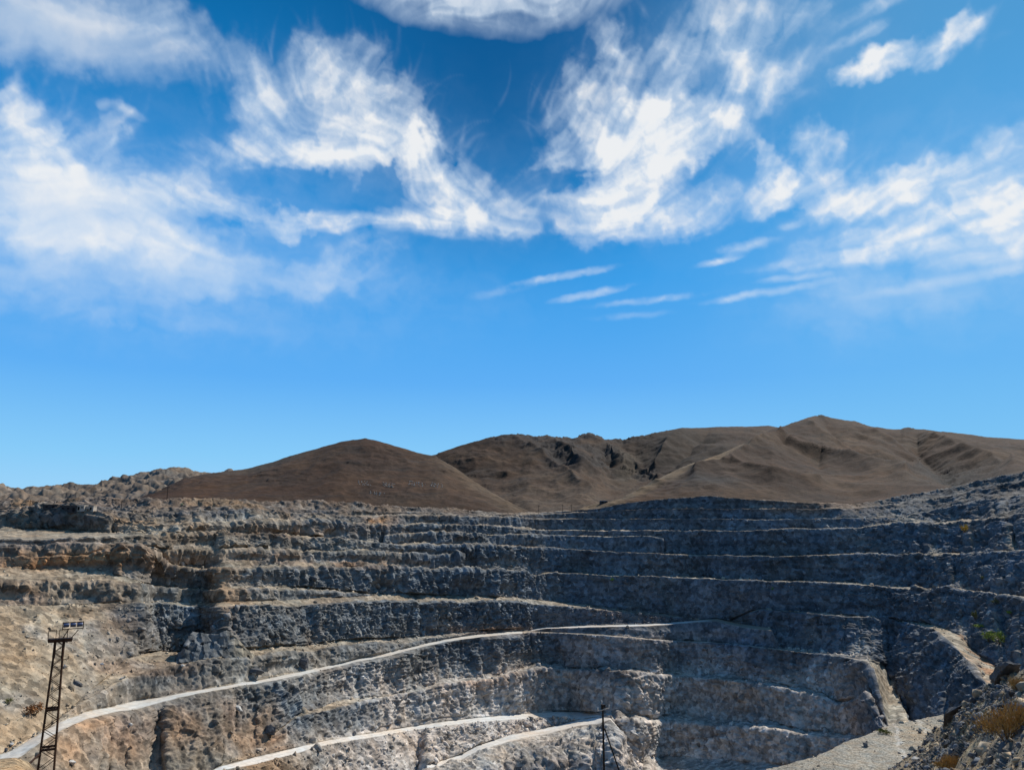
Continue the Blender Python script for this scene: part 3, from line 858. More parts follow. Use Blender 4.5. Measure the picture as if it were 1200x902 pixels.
H4r = [(672,606),(690,599),(705,593),(720,587.5),(750,572.5),(780,557),(800,548),(820,540),(850,530),(870,521),(890,511),(905,504),(925,496.5),
       (935,494),(945,491),(955,487),(962,485.5),(966,486),(975,489),(1000,495),(1020,500),(1040,502.5),(1055,503),(1060,501),(1066,500.5),(1072,503),(1085,504),(1100,506),(1130,508.5),
       (1160,513),(1200,515),(1300,520),(1370,535)]
H4m = [(672,604,690),(720,592,720),(780,575,780),(860,552,860),(905,540,900),(960,545,1000),(1030,548,980),(1075,545,1180),(1110,552,1020),(1160,545,960),(1200,540,900),(1370,540,800)]
def xh4(c, x, y, n):
    c = mixc(c, [.60, .42, .25], sm(y - ip(x, H4r) + 4 * n, 19, 5) * sm(x, 905, 850) * .9)  # left flank tan, brightened in the colour as a sunlit ridge
    c = mixc(c, [.085, .087, .09], blob(x, y, 1115, 557, 45, 7) * .8)
    return mixc(c, [.10, .10, .10], blob(x, y, 830, 570, 45, 8) * .8)
hill('hill', 672, 1370, wY(H4r, [(672,700),(750,800),(800,890),(900,1130),(962,1380),(1050,1450),(1200,1300),(1370,1150)]),
     basel(660, 1370, [(660,665),(900,660),(1000,640),(1100,580),(1200,540),(1370,500)], 8, 20), H4m, amp=8, crag=1.8, dim=.25, creases=[
     ([(912, 514), (935, 528), (1000, 547), (1062, 559)], 17, 6), ([(898, 518), (878, 532), (850, 549), (815, 560)], 13, 8), ([(1048, 512), (1065, 528), (1092, 547), (1118, 564)], -8, 13),
     ([(966, 490), (988, 520), (1040, 546)], -14, 8), ([(1000, 497), (1040, 520), (1078, 548)], 14, 7), ([(925, 508), (918, 522), (960, 545)], -9, 7), ([(1088, 514), (1128, 530), (1190, 545)], 13, 10),
     ([(945, 494), (960, 512), (1010, 530)], 10, 6), ([(1110, 560), (1150, 552), (1205, 530)], -14, 7), ([(860, 548), (900, 560), (960, 572)], 10, 6)], col=(.168, .086, .048), col2=(.24, .138, .075),
     seed=37, rows=120, extra=xh4, cragband=lambda x, y, n: np.clip(blob(x, y, 1120, 555, 50, 8) + blob(x, y, 1065, 502, 8, 3) + blob(x, y, 962, 487, 5, 3) + sm(n, .4, .7) * .4, 0, 1))

#THINGS-BEGIN
# ----------------------------------------------------------------------------
# where things stand: nearest visible ground along a sight line
# ----------------------------------------------------------------------------
_S = []
for A in SURF:
    q = A.reshape(-1, 3)
    q = q[q[:, 1] > 3]
    u, v = to_px(q)
    ok = (u > -60) & (u < 1260) & (v > 470) & (v < 1010)
    _S.append((q[ok], u[ok], v[ok]))
_SQ = np.concatenate([s[0] for s in _S]); _SU = np.concatenate([s[1] for s in _S]); _SV = np.concatenate([s[2] for s in _S])

def ground(px, py, tol=2.2):
    m = (np.abs(_SU - px) < tol) & (np.abs(_SV - py) < tol)
    if not m.any(): return ground(px, py, tol * 2)
    q = _SQ[m]
    k = np.argsort(q[:, 1])[len(q) // 6]
    return Vector(q[k])

def below(x, y, A):
    q = A.reshape(-1, 3)
    k = np.argmin((q[:, 0] - x) ** 2 + (q[:, 1] - y) ** 2)
    return float(q[k, 2])

# ---- loose stones ------------------------------------------------------------
def hull_pts(r, n=15, flat=(1, 1, 1)):
    p = r.normal(size=(n, 3)); p /= np.linalg.norm(p, axis=1, keepdims=True)
    p *= r.uniform(.72, 1.05, size=(n, 1)); p *= np.array(flat)
    bm = bmesh.new()
    for v in p: bm.verts.new(v)
    res = bmesh.ops.convex_hull(bm, input=bm.verts)
    bmesh.ops.delete(bm, geom=[g for g in res['geom_interior'] if isinstance(g, bmesh.types.BMVert)], context='VERTS')
    bmesh.ops.triangulate(bm, faces=bm.faces[:])
    bm.verts.index_update()
    V = np.array([v.co[:] for v in bm.verts], np.float32); F = np.array([[v.index for v in f.verts] for f in bm.faces], np.int32)
    bm.free()
    return V, F
_r = np.random.default_rng(99)
ROCKS = [hull_pts(_r, int(_r.integers(10, 17)), (1, _r.uniform(.6, 1), _r.uniform(.45, .8))) for _ in range(18)]

def rand_rot(r):
    q = r.normal(size=4); q /= np.linalg.norm(q)
    w, x, y, z = q
    return np.array([[1 - 2 * (y * y + z * z), 2 * (x * y - z * w), 2 * (x * z + y * w)],
                     [2 * (x * y + z * w), 1 - 2 * (x * x + z * z), 2 * (y * z - x * w)],
                     [2 * (x * z - y * w), 2 * (y * z + x * w), 1 - 2 * (x * x + y * y)]])

def rubble(name, pts, sizes, cols, mat, r):
    Vs, Fs, Cs = [], [], []
    off = 0
    for p, s, c in zip(pts, sizes, cols):
        V, F = ROCKS[int(r.integers(0, len(ROCKS)))]
        V = (V * s) @ rand_rot(r).T + p
        Vs.append(V); Fs.append(F + off); off += len(V)
        Cs.append(np.broadcast_to(c, V.shape))
    o = np_mesh(name, np.concatenate(Vs), np.concatenate(Fs), mat, np.concatenate(Cs))
    return o

r = np.random.default_rng(5)
wt = {'wall': .22, 'scree': 2.2, 'talus': .8, 'bench': 1.8, 'rubble': 1.6, 'floor': 1, 'path': .5}
kw = np.array([wt.get(k, 0.0) for k in KIND])[:, None] * np.ones((1, NP))
kw *= (PXG > -10) & (PXG < 1210) & (YG < 915)
kw *= (HH > .5)
kw *= .35 + 1.2 * sm(YG, 640, 800) + .8 * right + .5 * sm(fbm(P0 / 30 + 60, 2), 0, .4)
kw *= np.where(r1r, .3, 1)
rr_ = np.array([k.startswith('road') for k in KIND])
nearroad = np.zeros(NR, bool)
for i in np.where(rr_)[0]: nearroad[max(0, i - 3):i + 4] = True
kw[nearroad & ~rr_] *= 2.6
kw[rr_] *= 0
kw *= (1 + 1.5 * SCR)
pr = (kw / kw.sum()).ravel()
idx = r.choice(len(pr), 11500, p=pr)
pts = P1.reshape(-1, 3)[idx]
s = (.24 + .5 * r.pareto(3.0, len(idx))) * np.clip(pts[:, 1] / 300, .7, 1.4)
s = np.clip(s, .25, 2.6)
cc = C1.reshape(-1, 3)[idx] * r.uniform(.8, 1.75, size=(len(idx), 1))
o = rubble('rubble', pts, s, cc, M_STONE, r)
tag(o, 'loose broken rock strewn over the benches and scree slopes', 'rubble', kind='stuff')

pw = (rg * (.35 + outc) + .25) * ((pxn0 > 980) & (pxn0 < 1230) & (pyn0 < 925) & (pyn0 > 690))
pr = (pw / pw.sum()).ravel()
idx = r.choice(len(pr), 5200, p=pr)
pts = PN.reshape(-1, 3)[idx]
s = np.clip((.10 + .20 * r.pareto(2.5, len(idx))) * np.clip(pts[:, 1] / 95, .22, 1.5), .04, 1.15)
base = np.where(r.uniform(size=(len(idx), 1)) < .6, np.array([[.085, .09, .098]]), np.array([[.24, .195, .14]]))
o1 = (pts, s, base * r.uniform(.65, 1.7, size=(len(idx), 1)))
kk = sm(fbm(PK / 14.0 + 3, 2), .0, .3) + .25 + 2.5 * sm(pxk, 1030, 1080)
kk *= (pyk > 835) & (pyk < 910) & (pxk > 900) & (pxk < 1140)
pr = (kk / kk.sum()).ravel()
idx = r.choice(len(pr), 1100, p=pr)
p2 = PK.reshape(-1, 3)[idx]
s2 = np.clip(.12 + .22 * r.pareto(2.4, len(idx)), .1, 1.6)
c2_ = np.where(r.uniform(size=(len(idx), 1)) < .5, np.array([[.12, .12, .12]]), np.array([[.30, .27, .22]])) * r.uniform(.7, 1.5, size=(len(idx), 1))
o = rubble('rubble', np.concatenate([o1[0], p2]), np.concatenate([s, s2]), np.concatenate([o1[2], c2_]), M_STONE, r)
tag(o, 'dark and tan stones scattered over the near hillside and gravel ledge', 'rubble', kind='stuff')

# ---- boulders one can point to -------------------------------------------------
M_B = {
 'white': plain('pale_boulder', (.55, .52, .47), .9, 0, .2, .9, .12),
 'tan': plain('tan_boulder', (.33, .285, .22), .92, 0, .3, .8, .15),
 'dark': plain('dark_boulder', (.10, .10, .103), .9, 0, .4, .8, .2),
 'blue': plain('slate_boulder', (.15, .165, .18), .85, 0, .4, 1.2, .2),
 'yellow': plain('ochre_boulder', (.55, .45, .22), .9, 0, .2, .9, .1),
}
def boulder(label, px, py, wpx, hpx, mat, tilt=0.0, lift=.25, depth=.8, grp='boulders lying on the quarry slopes', n=16, Y=None):
    g = ground(px, py + hpx * .35)
    if Y: g = Vector(world_at(px, py + hpx * .35, Y))
    k = g.y / FPX * 1.02
    rr = np.random.default_rng(int(px * 7 + py))
    V, F = hull_pts(rr, n)
    V2, F2 = V, F
    # break the hull up: subdivide and chip
    bm = bmesh.new()
    vs = [bm.verts.new(v) for v in V]
    for f in F: bm.faces.new([vs[i] for i in f])
    bmesh.ops.subdivide_edges(bm, edges=bm.edges[:], cuts=2, use_grid_fill=True)
    co = np.array([v.co[:] for v in bm.verts])
    hb, _ = blocks(co * 1.7 + px)
    for v, h in zip(bm.verts, hb): v.co *= 1 + .16 * float(h)
    M = Matrix.Rotation(R(tilt), 4, 'Y') @ Matrix.Diagonal((wpx * k / 2, (wpx + hpx) / 2 * k * depth / 2, hpx * k / 2, 1))
    bmesh.ops.transform(bm, matrix=M, verts=bm.verts)
    o = bm_obj('boulder', bm, M_B[mat])
    o.location = g + Vector((0, 0, hpx * k * lift))
    return tag(o, label, 'boulder', grp)

for a in [
 ('white boulder on the tan scree just right of the lattice mast', 76.5, 779, 6, 5, 'white'),
 ('pair-topped white boulder on the scree below the blue crag', 120, 776, 9, 4.5, 'white'),
 ('long pale stone at the edge of the brown bench', 144, 794, 6.5, 2.4, 'white', -20),
 ('cream boulder on the bench edge above the left haul road', 215, 780.5, 5.5, 4, 'white'),
 ('small cream boulder beside the pointed spur', 279, 769, 3.2, 3.4, 'white'),
 ('tan boulder with dark side on the upper orange scree', 33, 744, 7, 4.5, 'tan'),
 ('large dark half-buried boulder on the scree right of the mast', 91, 797, 15, 8, 'dark', 15, .1),
 ('whitish boulder near the bottom edge, right of the mast foot', 86, 894, 9, 7, 'white'),
 ('white boulder on the near bank left of the haul road', 15, 870, 6.5, 4.5, 'white'),
 ('dark boulder next to a white one, left of the haul road', 5, 876, 6, 6, 'dark'),
 ('white block in the rocks below the left haul road', 151, 848, 7, 4, 'white', 30),
 ('pale slanting slab at the lip of the shaded gully', 279, 828, 15, 6, 'white', 28),
 ('dark round rock standing in the scree above the middle road', 317, 854, 17, 15, 'dark', 0, .2),
 ('black block perched over the upper haul road', 354, 772.5, 21, 15, 'dark', -8, .2),
 ('brown-grey block over the haul road near its bend', 302, 786, 24, 12, 'dark', 0, .2),
 ('dark block lying alone on the gravel ledge', 1087, 866, 18, 9.5, 'dark', -5),
 ('bright white rock at the foot of the near rocky slope', 1075, 889.5, 13, 6, 'white', 8),
 ('white rock in a row of stones along the ledge bottom', 1062, 887, 7, 5, 'white'),
 ('blue slate slab leaning on the near slope', 1132, 853, 26, 9, 'blue', -38, .2),
 ('grey weathered slab with a hollow on the near slope', 1144, 851, 18, 8, 'blue', -25, .25),
 ('blocky grey rock below the leaning slate slab', 1120, 876, 10, 10, 'blue', -30),
 ('whitish-grey rock among slabs under the dry bush', 1134, 873, 10, 6, 'white', -15),
 ('dark blunt boulder at the bottom right among dry grass', 1142, 889, 22, 16, 'dark', 10, .2),
 ('pinkish boulder beside the large dry bush', 1164, 866, 17, 10, 'tan', -15),
 ('flat pale stone on the dark bench wall at right', 1158, 716, 11, 4, 'white', -30),
 ('upright pale boulder high on the far right wall', 1112, 659, 6, 5, 'white', -35),
 ('pale yellow boulder on the plateau below the rocky ridge', 213, 590, 4.5, 4, 'yellow'),
 ('small pale rock on the lower left road verge', 24, 868, 4, 3, 'tan'),
]:
    boulder(*a)

def slab_between(label, pa, pb, Y, thick, mat):
    A = Vector(world_at(pa[0], pa[1], Y)); B = Vector(world_at(pb[0], pb[1], Y * .93))
    L_ = (B - A).length
    bm = bmesh.new()
    rr = np.random.default_rng(int(pa[0]))
    V, F = hull_pts(rr, 26)
    vs = [bm.verts.new(v) for v in V]
    for f in F: bm.faces.new([vs[i] for i in f])
    bmesh.ops.subdivide_edges(bm, edges=bm.edges[:], cuts=3, use_grid_fill=True)
    co = np.array([v.co[:] for v in bm.verts])
    hb, _ = blocks(co * np.array([3.2, 1.5, 1.8]) + pa[0])
    for v, h in zip(bm.verts, hb): v.co *= 1 + .17 * float(h)
    q = (B - A).to_track_quat('X', 'Z').to_matrix().to_4x4()
    bmesh.ops.transform(bm, matrix=q @ Matrix.Diagonal((L_ / 2 * 1.05, thick * .9, thick / 2, 1)), verts=bm.verts)
    o = bm_obj('rock_slab', bm, M_B[mat])
    o.location = (A + B) / 2
    return tag(o, label, 'rock slab', 'rock slabs sticking out of the near hillside')
slab_between('long black overhanging slab at the edge of the gravel ledge', (1106, 850), (1137, 819), 172, 2.6, 'dark')
slab_between('dark slab leaning over the end of the tan path', (1160, 803), (1192, 775), 112, 2.0, 'dark')
slab_between('layered slate slab below the black overhang', (1112, 868), (1152, 832), 128, 1.6, 'blue')
slab_between('short slate slab in the middle of the near slope', (1106, 881), (1128, 862), 135, 1.5, 'dark')

# ---- shrubs ------------------------------------------------------------------
def leaf_mat(name, c):
    m = plain(name, c, .8, 0, .45, 1.7)
    return m
M_WOOD = plain('twig_bark', (.10, .075, .05), .9, 0, .3, 6)
M_LEAF = {'gold': leaf_mat('gold_leaf', (.62, .38, .03)), 'lime': leaf_mat('lime_leaf', (.27, .33, .05)), 'olive': leaf_mat('olive_leaf', (.16, .16, .045)),
          'green': leaf_mat('green_leaf', (.19, .33, .05)), 'rust': leaf_mat('rust_leaf', (.30, .14, .055)), 'straw': leaf_mat('straw_leaf', (.40, .25, .085)), 'brown': leaf_mat('brown_leaf', (.20, .13, .06))}
def shrub(label, px, py, wpx, hpx, mat, name='shrub', grp='shrubs growing on the quarry walls', n=420, blade=1.0, Y=None, sub=0):
    g = ground(px, py + hpx * .3)
    if Y: g = Vector(world_at(px, py + hpx * .4, Y))
    k = g.y / FPX * 1.02
    w, h = wpx * k, hpx * k
    rr = np.random.default_rng(int(px * 3 + py * 5))
    root = empty(name, g - Vector((0, 0, .1 * h)), rr.uniform(0, 6), label, 'shrub' if name == 'shrub' else 'tree', grp)
    bm = bmesh.new()
    tips = []
    for i in range(13):
        a = rr.uniform(0, 2 * math.pi); q = rr.uniform(.15, 1) ** .6
        tip = Vector((math.cos(a) * w * .47 * q, math.sin(a) * w * .47 * q, h * (1.02 - .5 * q * q) * rr.uniform(.75, 1.05)))
        mid = Vector((tip.x * .4, tip.y * .4, tip.z * .6))
        bar(bm, (0, 0, 0), mid, .03 * h, .05 * h * .4, 5); bar(bm, mid, tip, .015 * h, .015 * h, 4)
        tips.append((tip, mid))
    bm_obj('stem', bm, M_WOOD, root)
    Vs, Fs = [], []
    for i in range(n):
        tip, mid = tips[int(rr.integers(0, len(tips)))]
        c = np.array(mid.lerp(tip, rr.uniform(.25, 1.05))) + rr.normal(size=3) * np.array([w, w, h]) * .085
        c[2] = max(c[2], .04 * h)
        s_ = rr.uniform(.03, .075) * max(w, h) * (420 / n) ** .35
        d1 = rr.normal(size=3); d1 /= np.linalg.norm(d1)
        if blade > 1: d1 = d1 * .5 + np.array([c[0] / w, c[1] / w, 1.0]); d1 /= np.linalg.norm(d1)
        d2 = np.cross(d1, rr.normal(size=3)); d2 /= max(np.linalg.norm(d2), 1e-5)
        b0 = len(Vs)
        Vs += [c - d2 * s_ * .5 / blade, c + d1 * s_ * .9 * blade, c + d2 * s_ * .5 / blade, c - d1 * s_ * .7]
        Fs.append([b0, b0 + 1, b0 + 2, b0 + 3])
    np_mesh('foliage', np.array(Vs), np.array(Fs), M_LEAF[mat], None, False, root)
    return root
for a in [
 ('round golden autumn shrub on the upper dark wall at right', 1131, 618.5, 8, 8.5, 'gold'),
 ('small olive shrub on the second dark wall at right', 1150.5, 676, 7, 4, 'olive'),
 ('pale olive shrub below the right bench edge', 1168, 704.5, 7, 6, 'olive'),
 ('yellowish shrub beside the flat pale stone', 1184, 716, 8, 4.5, 'lime'),
 ('thin olive shrub on the wall above the tan path', 1142, 721, 5, 9, 'olive'),
 ('low lime-green shrub above the tan path', 1146, 734.5, 9, 5, 'lime'),
 ('bushy lime shrub, left of the close pair above the path', 1158.5, 745, 12, 11, 'lime'),
 ('bushy lime shrub, right of the close pair above the path', 1172, 748, 12, 13, 'lime'),
 ('tiny bright green shrub on the back wall under the fifth bench', 715.5, 681.5, 3.6, 3.6, 'green'),
 ('tiny green shrub on the back wall right of centre', 904, 688.5, 3.4, 2.6, 'green'),
 ('low green tuft at the back edge of the gravel ledge', 1033, 857, 12, 4, 'olive'),
 ('reddish dry shrub on the scree left of the mast', 41, 832, 17, 12, 'rust'),
 ('small olive shrub on the scree at the far left', 11, 821, 8, 6, 'olive'),
]:
    shrub(a[0], a[1], a[2], a[3] * 1.3, a[4] * 1.3, *a[5:])
for a in [
 ('large rust and gold dry bush at the right edge', 1183, 838, 56, 50, 'straw', 58),
 ('dark brown dry bush below the large golden one', 1196, 868, 40, 46, 'brown', 48),
 ('rusty low bush under the pinkish boulder', 1164, 880, 34, 20, 'rust', 62),
 ('straw-coloured grass clump at the top right of the near slope', 1192, 806, 22, 16, 'straw', 84),
 ('dry yellow bush beside the blunt dark boulder', 1118, 898, 30, 13, 'straw', 88),
 ('olive-brown bush between the slabs and the pinkish boulder', 1150, 871, 18, 14, 'olive', 84),
]:
    lab, px, py, w_, h_, mt, Yb = a
    gg = ground(px, py + h_ * .3)
    shrub(lab, px, py + (.32 if h_ > 40 else .12) * h_, w_ * 1.12, h_ * (.95 if h_ > 40 else 1.25), mt, grp='dry bushes on the near hillside', n=3600, blade=2.0)

# ---- floodlight mast ---------------------------------------------------------
M_RUST = plain('rusty_steel', (.060, .032, .020), .75, .3, .5, 2.5)
M_BLUE = plain('lamp_housing', (.13, .15, .24), .4, .5, .25, 2.0)
M_GLASS = plain('lamp_glass', (.06, .07, .09), .25, 0, .1, 1.0)
MY = 110.0
tx = float(lat(70.5, 745)) * MY
deck = float(tan_el(749.5)) * MY
ztop = deck; zb = below(tx, MY, PN) - .8
mast = empty('floodlight_mast', (tx, MY, zb), R(30), 'rusty lattice steel floodlight mast rising from the left foreground', 'mast')
def hw(z):
    return .5 * (.97 + (deck - z) * .0545)
def leg(sx, sy, z):
    h_ = hw(z); return Vector((sx * h_, sy * h_, z - zb))
zs = [zb]
z_ = deck
lv = [deck]
while z_ > zb:
    z_ -= 1.75 * hw(z_) * .78 + .12; lv.append(max(z_, zb))
lv = lv[::-1]
for sx in (-1, 1):
    for sy in (-1, 1):
        bm = bmesh.new(); bar(bm, leg(sx, sy, zb), leg(sx, sy, deck), .19)
        bm_obj('leg', bm, M_RUST, mast)
for sx in (-1, 1):
    bm = bmesh.new()
    for i in range(len(lv) - 1):
        a, b = lv[i], lv[i + 1]
        bar(bm, leg(sx, -1, a), leg(sx, 1, b), .11); bar(bm, leg(sx, 1, a), leg(sx, -1, b), .11)
        bar(bm, leg(sx, -1, b), leg(sx, 1, b), .06)
    bm_obj('lattice', bm, M_RUST, mast)
for sy in (-1, 1):
    bm = bmesh.new()
    for i in range(len(lv) - 1):
        a, b = lv[i], lv[i + 1]
        if i % 2: bar(bm, leg(-1, sy, a), leg(1, sy, b), .07)
        else: bar(bm, leg(1, sy, a), leg(-1, sy, b), .07)
    bm_obj('lattice', bm, M_RUST, mast)
for yp in (830, 876):
    zc = float(tan_el(yp)) * MY
    bm = bmesh.new()
    for (a, b) in (((-1, -1), (1, -1)), ((-1, 1), (1, 1)), ((-1, -1), (-1, 1)), ((1, -1), (1, 1))):
        bar(bm, leg(*a, zc), leg(*b, zc), .26)
    bar(bm, leg(-1, -1, zc), leg(1, 1, zc), .08)
    bm_obj('cross_frame', bm, M_RUST, mast)
D = deck - zb
bm = bmesh.new()
box(bm, (.05, 0, D + .11), (3.0, 1.5, .2))
for yy in (-.6, .6): box(bm, (.05, yy, D - .12), (2.9, .12, .22))
bm_obj('platform', bm, M_RUST, mast)
bm = bmesh.new()
for (x0, x1) in ((-1.42, -.5), (-.12, .85)):
    for yy in (-.7, .7):
        for x in (x0, x1): bar(bm, (x, yy, D + .2), (x, yy, D + 1.3), .07)
        bar(bm, (x0, yy, D + 1.3), (x1, yy, D + 1.3), .07)
    bar(bm, (x0, -.7, D + 1.3), (x0, .7, D + 1.3), .06)
bar(bm, (-.5, -.7, D + 1.3), (-.12, -.7, D + 1.3), .04)
bm_obj('railing', bm, M_RUST, mast)
bm = bmesh.new()
bar(bm, (.35, 0, D + .2), (1.0, 0, D + 1.5), .11); bar(bm, (1.4, 0, D + .2), (2.15, 0, D + 1.25), .10)
bar(bm, (.2, -.1, D + 1.42), (2.7, -.1, D + 1.42), .1); bar(bm, (.2, -.1, D + 2.28), (2.7, -.1, D + 2.28), .1)
for x in (.2, 2.7): bar(bm, (x, -.1, D + 1.3), (x, -.1, D + 2.36), .1)
bm_obj('lamp_rack', bm, M_RUST, mast)
for i in range(3):
    x = .62 + i * .82
    bm = bmesh.new()
    Mx = Matrix.Translation((x, -.05, D + 1.93)) @ Matrix.Rotation(R(90), 4, 'Y')
    bmesh.ops.create_cone(bm, cap_ends=True, segments=16, radius1=.31, radius2=.27, depth=.7, matrix=Mx)
    bmesh.ops.bevel(bm, geom=bm.edges[:], offset=.03, segments=1, affect='EDGES')
    fl = bm_obj('floodlight', bm, M_BLUE, mast, True)
    bm = bmesh.new()
    box(bm, (x, -.36, D + 1.86), (.5, .05, .26))
    bm_obj('glass', bm, M_GLASS, fl)
for sx in (-1, 1):
    bm = bmesh.new()
    c_ = (leg(sx, -1, deck - 1.3) + leg(sx, 1, deck - 1.3)) / 2
    box(bm, (c_.x, c_.y - .1, c_.z), (.34, .62, 2.0))
    bm_obj('cabinet', bm, M_RUST, mast)
bm = bmesh.new()
c_ = leg(1, -1, deck - 2.6)
bar(bm, c_, c_ + Vector((.75, 0, .12)), .09); bar(bm, c_ + Vector((.7, 0, .1)), c_ + Vector((.7, 0, .45)), .08)
bm_obj('bracket', bm, M_RUST, mast)
bm = bmesh.new()
inv = Matrix.Rotation(-R(30), 4, 'Z')
pA = leg(-1, -1, float(tan_el(879)) * MY); pw_ = Vector(world_at(31, 897.5, 103)) - Vector((tx, MY, zb))
bar(bm, pA, inv @ pw_, .2)
bm_obj('stay_beam', bm, M_RUST, mast)

# ---- utility pole with its strut -----------------------------------------------
M_POLE = plain('tarred_timber', (.025, .021, .018), .85, 0, .4, 4)
M_ARM = plain('weathered_arm', (.40, .38, .35), .8, 0, .2, 4)
M_INS = plain('porcelain', (.55, .54, .50), .25, 0, .1, 3)
PY_ = 100.0
pxx_ = float(lat(707, 860)) * PY_
ztp = float(tan_el(821)) * PY_
zbp = below(pxx_, PY_, PN) - .6
pole = empty('utility_pole', (pxx_, PY_, zbp), 0, 'dark timber utility pole with crossarm and leaning strut, bottom centre', 'utility pole')
Hh = ztp - zbp
bm = bmesh.new(); bar(bm, (0, 0, 0), (0, 0, Hh - .55), .30, .24, 10)
bm_obj('pole', bm, M_POLE, pole)
bm = bmesh.new(); bar(bm, (-.68, -.16, Hh - 1.14), (.86, -.16, Hh - .78), .12, .1)
bm_obj('crossarm', bm, M_ARM, pole)
bm = bmesh.new(); bar(bm, (-.05, 0, Hh - .95), (-.02, 0, Hh - .4), .34, .42, 8); bar(bm, (.25, -.1, Hh - .75), (.25, -.1, Hh - .4), .2, .2, 8)
bm_obj('bracket', bm, M_POLE, pole)
for x, dz in ((-.62, -.96), (.78, -.62), (-.12, -.12)):
    bm = bmesh.new()
    bar(bm, (x, -.16, Hh + dz - .16), (x, -.16, Hh + dz + .02), .06, .06, 6)
    bar(bm, (x, -.16, Hh + dz), (x, -.16, Hh + dz + .22), .17, .13, 8)
    bm_obj('insulator', bm, M_INS, pole)
bm = bmesh.new()
sb_ = Vector(world_at(731, 918, PY_ + .4)) - Vector((pxx_, PY_, zbp))
tp_ = Vector(world_at(708.5, 853, PY_)) - Vector((pxx_, PY_, zbp))
bar(bm, sb_ + (sb_ - tp_) * .35, tp_, .20, .17, 8)
bm_obj('strut', bm, M_POLE, pole)

# small line poles far off on the rim and hill foot
def line_pole(label, px, py, hpx):
    g = ground(px, py); k = g.y / FPX * 1.02; h = hpx * k
    root = empty('line_pole', g - Vector((0, 0, .3)), random.uniform(-.4, .4), label, 'utility pole', 'thin line poles standing beyond the pit rim')
    bm = bmesh.new(); bar(bm, (0, 0, 0), (0, 0, h + .3), .34, .26, 8); bm_obj('pole', bm, M_POLE, root)
    bm = bmesh.new(); bar(bm, (-1.0, 0, h - .3), (1.0, 0, h - .3), .16); bm_obj('crossarm', bm, M_POLE, root)
line_pole('thin pole on sandy ground left of the long dark shed', 33.5, 597, 10)
line_pole('thin pole right of the pale low wall', 139.5, 598, 13)
line_pole('thin pole in front of the left rocky ridge', 193.5, 586, 16)
line_pole('thin pole at the foot of the smooth brown hill', 632.5, 603, 10)
line_pole('thin pole in the valley mouth between the two hills', 657.5, 602, 11)
line_pole('thin pole at the right end of the valley floor', 670, 600, 9)

# ---- buildings beyond the rim ----------------------------------------------------
M_SHED = plain('sooty_block', (.055, .05, .05), .9, 0, .35, .8, .05)
M_ROOF = plain('tarred_roof', (.10, .09, .085), .9, 0, .3, .8)
M_PALE = plain('pale_plaster', (.42, .37, .31), .9, 0, .2, .8)
M_OPEN = plain('dark_opening', (.012, .012, .012), .9, 0, .1, 1)
M_WHITE = plain('white_sheet', (.72, .71, .70), .6, 0, .08, 1)
def building(name, label, cat, px0, px1, ybase, ytop, wallm, roofm, opens, depth=6.0, over=.25):
    g = ground((px0 + px1) / 2, ybase); k = g.y / FPX * 1.02
    W_, H_ = (px1 - px0) * k, (ybase - ytop) * k
    root = empty(name, g - Vector((0, 0, .6)), R(6), label, cat)
    H_ += .6
    bm = bmesh.new()
    t_ = .3
    box(bm, (0, 0, H_ / 2), (W_, t_, H_)); box(bm, (0, depth, H_ / 2), (W_, t_, H_))
    for sx in (-1, 1): box(bm, (sx * (W_ / 2 - t_ / 2), depth / 2, H_ / 2), (t_, depth - t_ - .01, H_))
    bm_obj('wall', bm, wallm, root)
    bm = bmesh.new(); box(bm, (0, depth / 2, H_ + .12), (W_ + over, depth + over + .3, .22)); bm_obj('roof', bm, roofm, root)
    for kind_, fx, w_, h_, zz in opens:
        bm = bmesh.new(); box(bm, (fx * W_, -t_ / 2 - .02, .6 + zz + h_ / 2), (w_, .08, h_))
        bm_obj(kind_, bm, M_OPEN, root)
    return root
building('shed', 'long dark flat-roofed shed on the dump below the rocky ridge', 'shed', 69, 87, 597.5, 590.8, M_SHED, M_ROOF,
         [('window', -.33, 1.1, .8, 1.2), ('window', 0, 1.1, .8, 1.2), ('door', .33, 1.0, 2.0, 0)])
building('shed', 'lower dark shed at the left end of the dump top', 'shed', 52, 67.5, 597, 591.8, M_SHED, M_ROOF,
         [('window', -.25, 1.0, .7, 1.0), ('door', .2, 1.0, 1.8, 0)])
building('hut', 'small pale plastered hut right of the dark sheds', 'hut', 88.5, 97, 597.8, 592.5, M_PALE, M_PALE,
         [('door', -.2, .9, 1.7, 0), ('window', .22, .7, .6, 1.0)], 4.0)
building('hut', 'low pale wall-like hut farther right of the sheds', 'hut', 101.5, 111, 598.5, 594.5, M_PALE, M_PALE,
         [('door', .2, .9, 1.4, 0)], 3.5)
building('hut', 'tiny white-roofed hut deep in the valley between hills', 'hut', 703, 711, 590, 587, M_SHED, M_WHITE,
         [('window', -.25, 1.2, .8, .8), ('window', .25, 1.2, .8, .8)], 5.0, .6)

